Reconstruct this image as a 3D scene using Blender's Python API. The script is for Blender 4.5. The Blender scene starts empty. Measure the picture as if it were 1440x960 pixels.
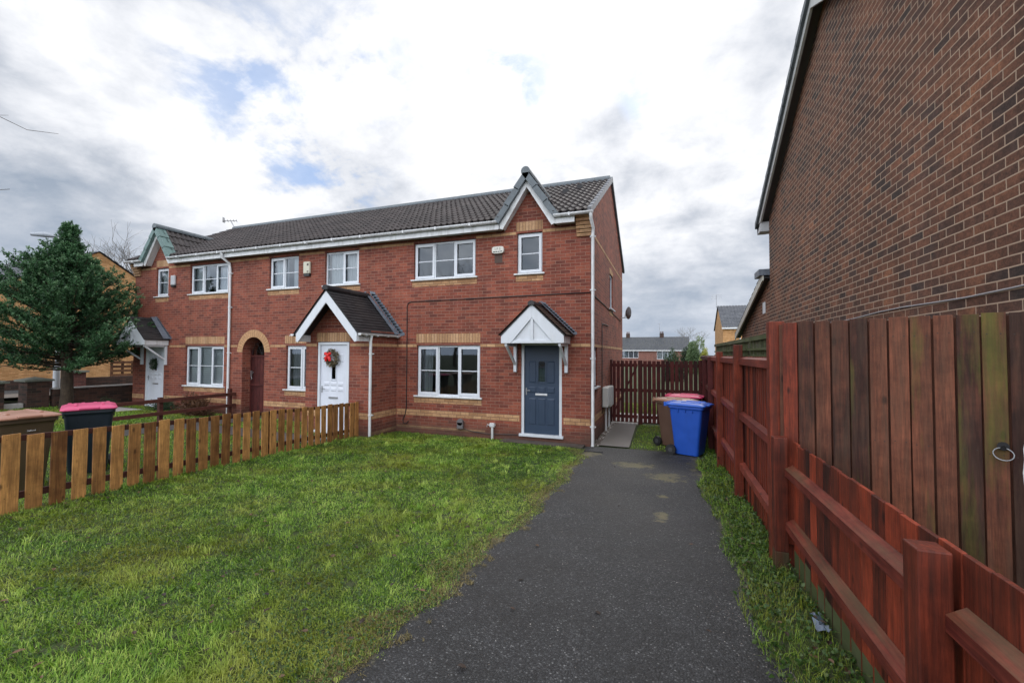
import bpy, math, random
import numpy as np
from mathutils import Vector
random.seed(7); rng = np.random.default_rng(11)
PI = math.pi
sc = bpy.context.scene
COL = sc.collection

# ---------------------------------------------------------------- helpers
def origin_of(o):
    v = Vector((0, 0, 0))
    while o is not None:
        v += o.location; o = o.parent
    return v

class MB:
    """collects faces in world (or local) coordinates"""
    def __init__(s, sx=1, ox=0):
        s.v = []; s.f = []; s.m = []; s.t = []; s.a = []; s.sm = []
        s.sx = sx; s.ox = ox; s.tone = .5; s.alg = 0.; s.mat = 0; s.smooth = False
    def P(s, p):
        return (s.sx*p[0]+s.ox, p[1], p[2])
    def face(s, pts, raw=False):
        n = len(s.v)
        for p in pts: s.v.append(tuple(p) if raw else s.P(p))
        idx = list(range(n, n+len(pts)))
        if s.sx < 0 and not raw: idx.reverse()
        s.f.append(idx); s.m.append(s.mat); s.t.append(s.tone); s.a.append(s.alg); s.sm.append(s.smooth)
    def mesh(s, pts, faces):
        n = len(s.v)
        for p in pts: s.v.append(s.P(p))
        for f in faces:
            idx = [n+i for i in f]
            if s.sx < 0: idx.reverse()
            s.f.append(idx); s.m.append(s.mat); s.t.append(s.tone); s.a.append(s.alg); s.sm.append(s.smooth)
    def box(s, x0, x1, y0, y1, z0, z1):
        if x1 < x0: x0, x1 = x1, x0
        if y1 < y0: y0, y1 = y1, y0
        if z1 < z0: z0, z1 = z1, z0
        p = [(x0,y0,z0),(x1,y0,z0),(x1,y1,z0),(x0,y1,z0),(x0,y0,z1),(x1,y0,z1),(x1,y1,z1),(x0,y1,z1)]
        s.mesh(p, [(0,3,2,1),(4,5,6,7),(0,1,5,4),(1,2,6,5),(2,3,7,6),(3,0,4,7)])
    def hexa(s, p):
        s.mesh(p, [(0,3,2,1),(4,5,6,7),(0,1,5,4),(1,2,6,5),(2,3,7,6),(3,0,4,7)])
    def prism(s, poly, d):
        """poly: list of 3d points (ccw seen from -d), extruded by vector d"""
        n = len(poly); q = [tuple(a+b for a, b in zip(p, d)) for p in poly]
        s.mesh(list(poly)+q, [tuple(reversed(range(n)))[::-1], tuple(range(n, 2*n))[::-1]] +
               [(i, i+n, (i+1) % n+n, (i+1) % n) for i in range(n)])
    def bar(s, a, b, w, h, up=(0,0,1)):
        a = Vector(a); b = Vector(b); d = (b-a).normalized(); u = Vector(up)
        r = d.cross(u).normalized(); u = r.cross(d).normalized()
        r *= w/2; u *= h/2
        s.hexa([tuple(q) for q in (a-r-u, a+r-u, b+r-u, b-r-u, a-r+u, a+r+u, b+r+u, b-r+u)])
    def tube(s, pts, r, n=8, cap=True):
        pts = [Vector(p) for p in pts]; rings = []; prev = None
        rr = r if isinstance(r, (list, tuple)) else [r]*len(pts)
        for i, p in enumerate(pts):
            d = (pts[min(i+1, len(pts)-1)]-pts[max(i-1, 0)]).normalized()
            if prev is None:
                u = d.orthogonal().normalized()
            else:
                u = (prev - d*prev.dot(d)).normalized()
            prev = u; w = d.cross(u)
            rings.append([tuple(p+(u*math.cos(2*PI*k/n)+w*math.sin(2*PI*k/n))*rr[i]) for k in range(n)])
        V = [q for R in rings for q in R]; F = []
        for i in range(len(pts)-1):
            for k in range(n):
                F.append((i*n+k, i*n+(k+1) % n, (i+1)*n+(k+1) % n, (i+1)*n+k))
        sm = s.smooth; s.smooth = n > 5
        s.mesh(V, F); s.smooth = sm
        if cap: s.mesh(rings[0][::-1], [tuple(range(n))]); s.mesh(rings[-1], [tuple(range(n))])
    def build(s, name, mats, parent=None, local=False, uvscale=1., bevel=0, merge=False):
        me = bpy.data.meshes.new(name)
        o = Vector((0,0,0)) if local else origin_of(parent)
        V = np.array(s.v, float).reshape(-1, 3)-np.array(o)
        me.from_pydata([tuple(v) for v in V], [], s.f)
        if not isinstance(mats, (list, tuple)): mats = [mats]
        for m in mats: me.materials.append(m)
        me.polygons.foreach_set('material_index', s.m)
        me.polygons.foreach_set('use_smooth', s.sm)
        at = me.attributes.new('tone', 'FLOAT', 'FACE'); at.data.foreach_set('value', s.t)
        at = me.attributes.new('alg', 'FLOAT', 'FACE'); at.data.foreach_set('value', s.a)
        uv = me.uv_layers.new(name='UVMap'); co = np.array(s.v, float)
        arr = np.empty((len(me.loops), 2)); k = 0
        for p in me.polygons:
            n = p.normal; c = co[list(p.vertices)]
            ax = max(range(3), key=lambda i: abs(n[i]))
            if ax == 0: q = c[:, [1, 2]]
            elif ax == 1: q = c[:, [0, 2]]
            else: q = c[:, [0, 1]]
            for j, li in enumerate(p.loop_indices): arr[li] = q[j]
        uv.data.foreach_set('uv', arr.ravel())
        me.update()
        ob = bpy.data.objects.new(name, me); COL.objects.link(ob)
        if parent is not None: ob.parent = parent
        if bevel:
            b = ob.modifiers.new('b', 'BEVEL'); b.width = bevel; b.segments = 2; b.limit_method = 'ANGLE'; b.angle_limit = .6
        return ob

def tag(o, label, cat, group=None):
    o['label'] = label; o['category'] = cat
    if group: o['group'] = group
    return o
def struct(o): o['kind'] = 'structure'; return o
def stuff(o, label, cat): o['kind'] = 'stuff'; o['label'] = label; o['category'] = cat; return o
def thing(name, loc, label, cat, group=None):
    e = bpy.data.objects.new(name, None); COL.objects.link(e); e.location = loc; e.empty_display_size = .2
    return tag(e, label, cat, group)
def copy_tree(o, parent=None):
    c = o.copy(); COL.objects.link(c)
    if parent is not None: c.parent = parent
    for ch in list(o.children): copy_tree(ch, c)
    return c

# ---------------------------------------------------------------- node helpers
class NT:
    def __init__(s, name):
        s.m = bpy.data.materials.new(name); s.m.use_nodes = True
        s.t = s.m.node_tree; s.n = s.t.nodes; s.l = s.t.links
        s.b = s.n['Principled BSDF']; s.out = s.n['Material Output']
    def add(s, typ, **kw):
        n = s.n.new(typ)
        for k, v in kw.items():
            if k.startswith('i_'):
                n.inputs[k[2:].replace('_', ' ')].default_value = v
            else: setattr(n, k, v)
        return n
    def lk(s, a, b): s.l.new(a, b)
    def uv(s): return s.add('ShaderNodeTexCoord').outputs['UV']
    def obj(s): return s.add('ShaderNodeTexCoord').outputs['Object']
    def pos(s): return s.add('ShaderNodeNewGeometry').outputs['Position']
    def attr(s, nm): return s.add('ShaderNodeAttribute', attribute_name=nm).outputs['Fac']
    def mapv(s, v, scale=(1,1,1), loc=(0,0,0)):
        n = s.add('ShaderNodeMapping'); n.inputs['Scale'].default_value = scale; n.inputs['Location'].default_value = loc
        s.lk(v, n.inputs['Vector']); return n.outputs[0]
    def noise(s, v, scale, detail=4, rough=.55, dist=0):
        n = s.add('ShaderNodeTexNoise'); n.inputs['Scale'].default_value = scale; n.inputs['Detail'].default_value = detail
        n.inputs['Roughness'].default_value = rough; n.inputs['Distortion'].default_value = dist
        if v is not None: s.lk(v, n.inputs['Vector'])
        return n.outputs['Fac']
    def ramp(s, f, stops, interp='LINEAR'):
        n = s.add('ShaderNodeValToRGB'); cr = n.color_ramp; cr.interpolation = interp
        while len(cr.elements) < len(stops): cr.elements.new(.5)
        for e, (p, c) in zip(cr.elements, stops):
            e.position = p; e.color = (c, c, c, 1) if isinstance(c, (int, float)) else (*c, 1)
        s.lk(f, n.inputs[0]); return n.outputs[0]
    def mix(s, f, a, b, mode='MIX'):
        n = s.add('ShaderNodeMix', data_type='RGBA', blend_type=mode)
        for v, i in ((f, 0), (a, 6), (b, 7)):
            if hasattr(v, 'links'): s.lk(v, n.inputs[i])
            elif i == 0: n.inputs[0].default_value = v
            else: n.inputs[i].default_value = (*v, 1) if len(v) == 3 else v
        return n.outputs[2]
    def math(s, op, a, b=0., c=None):
        n = s.add('ShaderNodeMath', operation=op)
        for v, i in ((a, 0), (b, 1), (c, 2)):
            if v is None: continue
            if hasattr(v, 'links'): s.lk(v, n.inputs[i])
            else: n.inputs[i].default_value = v
        return n.outputs[0]
    def bump(s, h, strength=.5, dist=.01):
        n = s.add('ShaderNodeBump'); n.inputs['Strength'].default_value = strength; n.inputs['Distance'].default_value = dist
        s.lk(h, n.inputs['Height']); s.lk(n.outputs[0], s.b.inputs['Normal']); return n
    def col(s, c):
        if hasattr(c, 'links'): s.lk(c, s.b.inputs['Base Color'])
        else: s.b.inputs['Base Color'].default_value = (*c, 1)
    def rough(s, r):
        if hasattr(r, 'links'): s.lk(r, s.b.inputs['Roughness'])
        else: s.b.inputs['Roughness'].default_value = r

def brick_mat(name, stops, mortar, bw=.225, bh=.075, ms=.005, offset=.5, stain=(.6, 1.15), grime=None, rotate=False, loc=(0,0,0), bumpd=.006, mottle=(.72, 1.25), cluster=0):
    n = NT(name); uv = n.mapv(n.uv(), loc=loc)
    wob = n.noise(uv, 9, 2); 
    va = n.add('ShaderNodeVectorMath', operation='MULTIPLY_ADD')
    cmb = n.add('ShaderNodeCombineXYZ'); n.lk(n.math('SUBTRACT', wob, .5), cmb.inputs[0]); n.lk(n.math('SUBTRACT', n.noise(uv, 7, 2), .5), cmb.inputs[1])
    n.lk(cmb.outputs[0], va.inputs[0]); va.inputs[1].default_value = (.008, .006, 0); n.lk(uv, va.inputs[2])
    b = n.add('ShaderNodeTexBrick'); b.offset = offset; b.squash = 1
    b.inputs['Scale'].default_value = 1; b.inputs['Brick Width'].default_value = bw; b.inputs['Row Height'].default_value = bh
    b.inputs['Mortar Size'].default_value = ms; b.inputs['Mortar Smooth'].default_value = .15; b.inputs['Bias'].default_value = 0
    b.inputs['Color1'].default_value = (0,0,0,1); b.inputs['Color2'].default_value = (1,1,1,1); b.inputs['Mortar'].default_value = (.5,.5,.5,1)
    n.lk(va.outputs[0], b.inputs['Vector'])
    fb = b.outputs['Color']
    if cluster:
        sb = n.add('ShaderNodeSeparateColor'); n.lk(fb, sb.inputs[0])
        fb = n.math('ADD', n.math('MULTIPLY', sb.outputs[0], 1-cluster*.4), n.math('MULTIPLY', n.math('SUBTRACT', n.noise(uv, 1.6, 4), .42), cluster*1.6))
    c = n.ramp(fb, stops)
    g = n.noise(uv, 60, 5, .7)
    c = n.mix(1, c, n.ramp(g, [(.25, mottle[0]), (.75, mottle[1])]), 'MULTIPLY')
    c = n.mix(1, c, n.ramp(n.noise(n.mapv(uv, (4.5, .5, 1)), 1, 4, .6), [(.3, .80), (.65, 1.08)]), 'MULTIPLY')
    c = n.mix(1, c, n.ramp(n.noise(uv, 17, 4, .7), [(.3, mottle[0]+.1), (.7, mottle[1]-.05)]), 'MULTIPLY')
    big = n.noise(uv, .9, 5, .6)
    c = n.mix(1, c, n.ramp(big, [(.3, stain[0]), (.7, stain[1])]), 'MULTIPLY')
    mc = n.mix(n.noise(uv, 5, 3), tuple(x*.75 for x in mortar), tuple(min(1, x*1.2) for x in mortar))
    c = n.mix(b.outputs['Fac'], c, mc)
    if grime:   # damp, dirty courses close to the soil: a stain of its own with ragged top
        z = n.add('ShaderNodeSeparateXYZ'); n.lk(n.pos(), z.inputs[0])
        zz = n.math('ADD', z.outputs[2], n.math('MULTIPLY', n.math('SUBTRACT', n.noise(uv, 2.2, 5), .5), .55))
        c = n.mix(n.math('MULTIPLY', n.ramp(zz, [(.12, 1.), (.46, 0.)]), .75), c, grime)
    n.col(c); n.rough(.88)
    h = n.math('SUBTRACT', n.math('MULTIPLY', g, .25), n.math('MULTIPLY', b.outputs['Fac'], 1.))
    n.bump(h, .7, bumpd)
    return n.m

def plain(name, col, rough=.6, var=.12, scale=8, spec=.5, metal=0, bump=0, dirt=0, dirtcol=(.12,.11,.08)):
    n = NT(name); o = n.obj()
    f = n.noise(o, scale, 5, .6)
    c = n.mix(1, col, n.ramp(f, [(.25, 1-var), (.75, 1+var)]), 'MULTIPLY')
    if dirt:
        d = n.noise(n.mapv(o, (3, 3, .7)), scale*.6, 6, .7)
        c = n.mix(n.math('MULTIPLY', n.ramp(d, [(.5, 0.), (.72, 1.)]), dirt), c, dirtcol)
    n.col(c); n.rough(n.ramp(f, [(.2, max(0, rough-.08)), (.8, min(1, rough+.08))]))
    n.b.inputs['Specular IOR Level'].default_value = spec; n.b.inputs['Metallic'].default_value = metal
    if bump: n.bump(n.noise(o, scale*6, 5, .7), .4, bump)
    return n.m

def wood_mat(name, dark, light, algae=(.10,.15,.03), grey=None, axis='z', rough=.75, knots=True):
    n = NT(name); o = n.obj()
    ton = n.attr('tone')
    sh = n.add('ShaderNodeVectorMath', operation='ADD'); cb = n.add('ShaderNodeCombineXYZ')
    for i in range(3): n.lk(n.math('MULTIPLY', ton, 17.3+i*5), cb.inputs[i])
    n.lk(o, sh.inputs[0]); n.lk(cb.outputs[0], sh.inputs[1]); o = sh.outputs[0]
    s = {'z': (30, 30, 1.6), 'y': (30, 1.6, 30), 'x': (1.6, 30, 30)}[axis]
    g = n.noise(n.mapv(o, s), 1, 6, .65, .6)
    g2 = n.noise(o, 3.5, 5, .6)
    f = n.math('ADD', n.math('MULTIPLY', g, .5), n.math('ADD', n.math('MULTIPLY', g2, .42), n.math('MULTIPLY', n.math('SUBTRACT', ton, .35), .5)))
    c = n.mix(n.ramp(f, [(.34, 0.), (.72, 1.)]), dark, light)
    fg = n.noise(n.mapv(o, tuple(q*3.2 for q in s)), 1, 5, .7); c = n.mix(1, c, n.ramp(fg, [(.3, .62), (.68, 1.3)]), 'MULTIPLY')
    c = n.mix(1, c, n.ramp(n.noise(o, 6, 5, .7), [(.3, .68), (.6, 1.12)]), 'MULTIPLY')
    if knots:
        v = n.add('ShaderNodeTexVoronoi'); v.inputs['Scale'].default_value = 1
        n.lk(n.mapv(o, {'z': (7, 7, 3.2), 'y': (7, 3.2, 7), 'x': (3.2, 7, 7)}[axis]), v.inputs['Vector'])
        c = n.mix(n.math('MULTIPLY', n.ramp(v.outputs['Distance'], [(.06, 1.), (.13, 0.)]), .75), c, tuple(x*.25 for x in dark))
    if grey:
        c = n.mix(n.math('MULTIPLY', n.ramp(n.noise(n.mapv(o, {'z': (14, 14, 1.2), 'y': (14, 1.2, 14), 'x': (1.2, 14, 14)}[axis]), 1, 5, .7), [(.45, 0.), (.7, 1.)]), .6), c, grey)
    al = n.attr('alg')
    am = n.math('MULTIPLY', n.ramp(n.math('ADD', n.noise(n.mapv(o, {'z': (9, 9, 1.1), 'y': (9, 1.1, 9), 'x': (1.1, 9, 9)}[axis]), 1, 5, .65), n.math('SUBTRACT', al, .5)), [(.38, 0.), (.72, 1.)]), .85)
    am = n.math('MULTIPLY', am, n.math('GREATER_THAN', al, .01))
    c = n.mix(am, c, n.mix(g2, tuple(x*.5 for x in algae), tuple(x*1.3 for x in algae)))
    n.col(c); n.rough(rough); n.b.inputs['Specular IOR Level'].default_value = .3
    n.bump(g, .5, .004)
    return n.m

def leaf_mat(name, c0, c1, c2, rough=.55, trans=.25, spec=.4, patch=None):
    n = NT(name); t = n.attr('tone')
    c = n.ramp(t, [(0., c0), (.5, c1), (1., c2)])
    if patch:
        f = n.noise(n.pos(), patch[1], 4, .6)
        c = n.mix(n.math('MULTIPLY', n.ramp(f, [(.45, 0.), (.62, 1.)]), patch[2]), c, patch[0])
    n.col(c); n.rough(rough); n.b.inputs['Specular IOR Level'].default_value = spec
    if trans:
        tr = n.add('ShaderNodeBsdfTranslucent'); n.lk(c, tr.inputs[0])
        mx = n.add('ShaderNodeMixShader'); mx.inputs[0].default_value = trans
        n.lk(n.b.outputs[0], mx.inputs[1]); n.lk(tr.outputs[0], mx.inputs[2]); n.lk(mx.outputs[0], n.out.inputs[0])
    return n.m

# ---------------------------------------------------------------- materials
RED = [(0., (.135,.036,.024)), (.35, (.205,.050,.030)), (.65, (.245,.062,.035)), (.85, (.28,.080,.046)), (1., (.18,.052,.036))]
M = {}
M['brick'] = brick_mat('red_brick', RED, (.27,.150,.108), ms=.0052, stain=(.74, 1.2), grime=(.075,.042,.03))
M['buff'] = brick_mat('buff_brick', [(0., (.36,.19,.09)), (.5, (.46,.26,.13)), (1., (.52,.31,.16))], (.16,.09,.06), stain=(.8, 1.1), grime=(.1,.06,.04))
M['soldier'] = brick_mat('buff_soldier_brick', [(0., (.36,.20,.10)), (.5, (.46,.27,.14)), (1., (.52,.32,.18))], (.13,.07,.045), bw=.075, bh=3, offset=0, stain=(.85, 1.1))
M['multi'] = brick_mat('brown_multi_brick', [(0., (.055,.036,.030)), (.12, (.075,.042,.033)), (.35, (.130,.058,.036)), (.6, (.185,.076,.043)), (.85, (.235,.096,.052)), (1., (.33,.135,.065))], (.45,.32,.23), bw=.212, bh=.0718, ms=.0052, stain=(.5, 1.2), bumpd=.009, mottle=(.5, 1.5), cluster=.8)
M['yellow'] = brick_mat('yellow_brick', [(0., (.40,.20,.075)), (.5, (.5,.27,.11)), (1., (.58,.33,.15))], (.44,.25,.11), stain=(.85, 1.1))
M['farbrick'] = brick_mat('far_red_brick', [(0., (.16,.06,.045)), (1., (.25,.10,.07))], (.25,.18,.15))
M['darkbrick'] = brick_mat('old_garden_wall_brick', [(0., (.03,.022,.018)), (.6, (.07,.036,.026)), (1., (.11,.05,.035))], (.07,.055,.045))
M['pierbrick'] = brick_mat('red_pier_brick', [(0., (.10,.035,.03)), (1., (.18,.06,.045))], (.15,.1,.08))
M['upvc'] = plain('white_upvc', (.62,.65,.69), .35, .05, 3, dirt=.25, dirtcol=(.4,.4,.36))
M['gutterw'] = plain('weathered_white_plastic', (.66,.67,.68), .4, .08, 4, dirt=.55, dirtcol=(.2,.2,.17))
M['soffit'] = plain('soffit_board', (.42,.42,.41), .6, .1, 4)
M['lead'] = plain('lead_flashing', (.115,.135,.165), .5, .3, 10, dirt=.4, dirtcol=(.25,.27,.3))
M['verge'] = plain('grey_verge_tile', (.115,.135,.15), .6, .25, 9, bump=.004, dirt=.4, dirtcol=(.05,.06,.045))
M['vergegreen'] = plain('greenish_verge_tile', (.12,.19,.18), .6, .25, 9, bump=.004)
M['vergewhite'] = plain('pale_verge_clip', (.23,.235,.25), .6, .2, 12)
M['black'] = plain('black_plastic', (.012,.012,.013), .5, .1, 8)
M['steel'] = plain('dull_metal', (.35,.35,.36), .35, .1, 20, metal=.8)
M['concrete'] = plain('concrete_slab', (.135,.123,.112), .42, .25, 3, bump=.004, dirt=.5, dirtcol=(.09,.085,.06))
M['darkpath'] = plain('wet_dark_path', (.07,.07,.068), .45, .25, 4, bump=.004)
M['stone'] = plain('coping_stone', (.15,.16,.13), .8, .3, 7, bump=.004)
M['palestone'] = plain('pale_coping', (.42,.40,.38), .7, .2, 7)
M['interior'] = plain('room_plaster', (.34,.33,.31), .9, .05, 2)
M['carpet'] = plain('room_carpet', (.12,.10,.09), .95, .1, 2)
M['curtain'] = plain('net_curtain_cloth', (.72,.73,.76), .9, .05, 3)
M['greycurtain'] = plain('grey_curtain_cloth', (.30,.31,.35), .9, .1, 3)
M['blind'] = plain('white_blind_slats', (.78,.79,.82), .6, .05, 3)
M['bluedoor'] = plain('slate_blue_door', (.030,.050,.088), .38, .06, 3)
M['whitedoor'] = plain('white_door', (.64,.67,.74), .35, .04, 3, dirt=.2, dirtcol=(.4,.4,.4))
M['nail'] = plain('rusty_nail', (.03,.02,.016), .6, .1)
M['red_gate'] = wood_mat('dark_red_gate_wood', (.045,.010,.010), (.10,.022,.018), knots=False)
M['picket'] = wood_mat('orange_brown_picket', (.12,.045,.014), (.50,.25,.08), grey=(.13,.06,.022), rough=.6)
M['stain'] = wood_mat('red_stained_fence', (.026,.007,.005), (.26,.043,.018), algae=(.07,.06,.03), rough=.6, grey=(.050,.018,.012))
M['stainrail'] = wood_mat('red_stained_rail', (.085,.014,.010), (.23,.048,.028), algae=(.11,.09,.045), axis='y', rough=.6)
M['stainx'] = wood_mat('red_stained_crossrail', (.06,.010,.008), (.13,.028,.02), axis='x')
M['darkstain'] = wood_mat('dark_red_fence', (.035,.008,.008), (.105,.020,.017), algae=(.05,.045,.03), rough=.7)
M['brownrail'] = wood_mat('brown_rail_wood', (.05,.016,.012), (.12,.04,.028), axis='y')
M['gateboard'] = wood_mat('weathered_brown_board', (.034,.013,.009), (.20,.068,.036), algae=(.115,.135,.02), grey=(.085,.05,.032), rough=.7)
M['oldgreen'] = wood_mat('mossy_grey_wood', (.05,.05,.03), (.16,.15,.11), algae=(.07,.09,.03), axis='y')
M['bark'] = wood_mat('bark', (.03,.022,.016), (.09,.065,.045), knots=False, rough=.9)
M['pallet'] = wood_mat('pallet_wood', (.07,.03,.015), (.17,.08,.04))

def tile_mat(name, c0, c1, hl, moss=0, per=.33):
    n = NT(name); t = n.attr('tone'); o = n.obj()
    c = n.mix(t, c0, c1)
    g = n.noise(o, 25, 5, .7); c = n.mix(1, c, n.ramp(g, [(.25, .6), (.75, 1.5)]), 'MULTIPLY')
    f = n.noise(o, 2.2, 5, .65)
    c = n.mix(n.math('MULTIPLY', n.ramp(f, [(.5, 0.), (.7, 1.)]), .5), c, hl)
    if moss: c = n.mix(n.math('MULTIPLY', n.ramp(n.noise(o, 5, 6, .7), [(.55, 0.), (.7, 1.)]), moss), c, (.10,.10,.03))
    n.col(c); n.rough(.62); n.bump(g, .4, .004); return n.m
M['tile'] = tile_mat('brown_concrete_tile', (.021,.017,.017), (.058,.046,.044), (.078,.064,.060))
M['slate'] = tile_mat('black_plain_tile', (.010,.010,.012), (.028,.027,.028), (.05,.045,.04))
M['browntile'] = tile_mat('brown_plain_tile', (.03,.02,.016), (.075,.05,.038), (.10,.085,.06), moss=.3)
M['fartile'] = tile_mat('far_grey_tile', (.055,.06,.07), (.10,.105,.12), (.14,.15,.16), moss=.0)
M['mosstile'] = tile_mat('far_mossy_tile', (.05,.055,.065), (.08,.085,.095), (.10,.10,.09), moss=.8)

def glass():
    n = NT('window_glass')
    g = n.add('ShaderNodeBsdfGlossy'); g.inputs['Roughness'].default_value = .02; g.inputs['Color'].default_value = (.86,.93,1,1)
    tr = n.add('ShaderNodeBsdfTransparent'); tr.inputs[0].default_value = (.78,.84,.84,1)
    lw = n.add('ShaderNodeFresnel'); lw.inputs['IOR'].default_value = 1.8
    n.bump(n.noise(n.obj(), 1.5, 2), .08, .01)
    bn = [x for x in n.n if x.type == 'BUMP'][0]; n.lk(bn.outputs[0], g.inputs['Normal'])
    mx = n.add('ShaderNodeMixShader'); n.lk(lw.outputs[0], mx.inputs[0]); n.lk(tr.outputs[0], mx.inputs[1]); n.lk(g.outputs[0], mx.inputs[2])
    n.lk(mx.outputs[0], n.out.inputs[0]); return n.m
M['glass'] = glass()

def tarmac_mat():
    n = NT('tarmac'); p = n.pos()
    v = n.add('ShaderNodeTexVoronoi'); v.inputs['Scale'].default_value = 95; n.lk(p, v.inputs['Vector'])
    v2 = n.add('ShaderNodeTexVoronoi'); v2.inputs['Scale'].default_value = 210; n.lk(p, v2.inputs['Vector'])
    sep = n.add('ShaderNodeSeparateColor'); n.lk(v.outputs['Color'], sep.inputs[0])
    sep2 = n.add('ShaderNodeSeparateColor'); n.lk(v2.outputs['Color'], sep2.inputs[0])
    c = n.ramp(sep.outputs[0], [(0., (.010,.010,.010)), (.55, (.022,.0225,.0235)), (.86, (.040,.041,.043)), (.96, (.078,.079,.080)), (1., (.17,.17,.168))])
    c = n.mix(n.math('MULTIPLY', n.ramp(sep2.outputs[1], [(.86, 0.), (.97, 1.)]), .5), c, (.13,.13,.13))
    c = n.mix(n.ramp(v.outputs['Distance'], [(.35, 0.), (.75, .8)]), c, (.008,.008,.009))
    big = n.noise(p, .8, 5, .6)
    c = n.mix(1, c, n.ramp(big, [(.3, .7), (.7, 1.35)]), 'MULTIPLY')
    # silt and moss patches
    x = n.add('ShaderNodeSeparateXYZ'); n.lk(p, x.inputs[0])
    def blob(cx, cy, rx, ry):
        a = n.math('DIVIDE', n.math('SUBTRACT', x.outputs[0], cx), rx); b = n.math('DIVIDE', n.math('SUBTRACT', x.outputs[1], cy), ry)
        return n.math('SUBTRACT', 1., n.math('ADD', n.math('MULTIPLY', a, a), n.math('MULTIPLY', b, b)))
    pn = n.math('MULTIPLY', n.math('SUBTRACT', n.noise(p, 7, 6, .75), .5), 3.2)
    m = None
    for bl in ((1.55,-2.3,.42,.55), (1.5,-4.35,.12,.28), (1.5,-3.5,.1,.12), (2.25,-1.2,.5,1.5), (1.0,-1.6,.5,.4), (2.25,-5,.22,3.5), (.05,-4.5,.16,4), (.1,-.9,.35,.5)):
        q = n.ramp(n.math('ADD', blob(*bl), n.math('SUBTRACT', pn, .25)), [(.25, 0.), (.7, 1.)])
        m = q if m is None else n.math('MAXIMUM', m, q)
    c = n.mix(n.math('MULTIPLY', m, .9), c, n.mix(n.noise(p, 20, 4), (.16,.12,.07), (.09,.10,.035)))
    cv = n.add('ShaderNodeTexVoronoi', feature='DISTANCE_TO_EDGE'); cv.inputs['Scale'].default_value = .75
    wv = n.add('ShaderNodeVectorMath', operation='MULTIPLY_ADD'); wn = n.add('ShaderNodeTexNoise'); wn.inputs['Scale'].default_value = 3.5; wn.inputs['Detail'].default_value = 6; n.lk(p, wn.inputs['Vector'])
    n.lk(wn.outputs['Color'], wv.inputs[0]); wv.inputs[1].default_value = (.55, .55, 0); n.lk(p, wv.inputs[2]); n.lk(wv.outputs[0], cv.inputs['Vector'])
    crack = n.math('MULTIPLY', n.ramp(cv.outputs['Distance'], [(.0, 1.), (.007, 0.)]), n.ramp(n.noise(p, 1.1, 3), [(.48, 0.), (.6, 1.)]))
    c = n.mix(n.math('MULTIPLY', crack, .8), c, (.006,.006,.005))
    mid = n.noise(p, 3.2, 6, .7); c = n.mix(1, c, n.ramp(mid, [(.3, .72), (.7, 1.3)]), 'MULTIPLY')
    n.col(c); n.rough(n.ramp(big, [(.3, .5), (.7, .75)]))
    n.bump(n.math('ADD', n.math('SUBTRACT', 1., v.outputs['Distance']), n.math('MULTIPLY', n.noise(p, 30, 4), .5)), .9, .008)
    return n.m
M['tarmac'] = tarmac_mat()

def soil_mat():
    n = NT('turf_soil'); p = n.pos()
    f = n.noise(p, 1.3, 6, .65); g = n.noise(p, 45, 5, .75)
    c = n.ramp(f, [(.3, (.030,.050,.012)), (.55, (.050,.065,.018)), (.75, (.085,.075,.030))])
    c = n.mix(n.ramp(n.noise(p, 9, 5, .7), [(.52, 0.), (.66, .8)]), c, (.03,.022,.012))
    c = n.mix(1, c, n.ramp(g, [(.25, .45), (.75, 1.6)]), 'MULTIPLY')
    n.col(c); n.rough(.95); n.bump(g, .8, .02); return n.m
M['soil'] = soil_mat()
LAWN = (-5.3, .07)
M['grass'] = leaf_mat('grass_blades', (.014,.050,.004), (.165,.325,.022), (.46,.58,.12), rough=.45, trans=.3, patch=((.30,.27,.035), .9, .55))
M['straw'] = leaf_mat('straw_blades', (.10,.09,.03), (.20,.16,.06), (.30,.24,.11), rough=.6)
M['weed'] = leaf_mat('weed_leaves', (.022,.055,.012), (.055,.115,.022), (.12,.16,.05), rough=.45)
M['needle'] = leaf_mat('conifer_needles', (.014,.050,.018), (.060,.155,.058), (.25,.38,.20), rough=.5, trans=.12)
M['darkleaf'] = leaf_mat('dark_shrub_leaves', (.010,.028,.012), (.03,.06,.028), (.06,.10,.04), rough=.5)
M['paleleaf'] = leaf_mat('pale_shrub_leaves', (.07,.12,.05), (.14,.21,.10), (.24,.30,.15), rough=.5)
M['yellowleaf'] = leaf_mat('yellow_shrub_leaves', (.18,.2,.03), (.3,.32,.05), (.42,.4,.08), rough=.5)
M['brownleaf'] = leaf_mat('brown_leaves', (.035,.018,.011), (.10,.045,.022), (.2,.11,.06), rough=.6)
M['deadleaf'] = leaf_mat('fallen_leaf', (.014,.009,.006), (.050,.026,.014), (.15,.085,.045), rough=.5, trans=0)
M['twig'] = plain('twig_bark', (.075,.06,.05), .9, .2, 10)
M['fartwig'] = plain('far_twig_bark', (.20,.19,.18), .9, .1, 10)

# ---------------------------------------------------------------- terrain
def sst(a, b, x):
    t = np.clip((np.asarray(x, float)-a)/(b-a), 0, 1); return t*t*(3-2*t)
def xfence(y):
    return -5.3+(-.95-y)*.0975
def gz(x, y):
    x = np.asarray(x, float); y = np.asarray(y, float)
    ny = np.clip(-y, 0, 11)
    right = .053*ny
    left = .030*ny+.02*np.clip(-x-5.4, 0, 12)
    k = sst(-.75, -.1, x-xfence(y))
    z = left*(1-k)+right*k
    z = z+.03*sst(2.2, 2.42, x)*sst(.5, 3.5, ny)
    z = z+.30*sst(2.52, 3.2, x)*sst(4.6, 5.4, ny)
    return z
def gzf(x, y): return float(gz(x, y))

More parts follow.
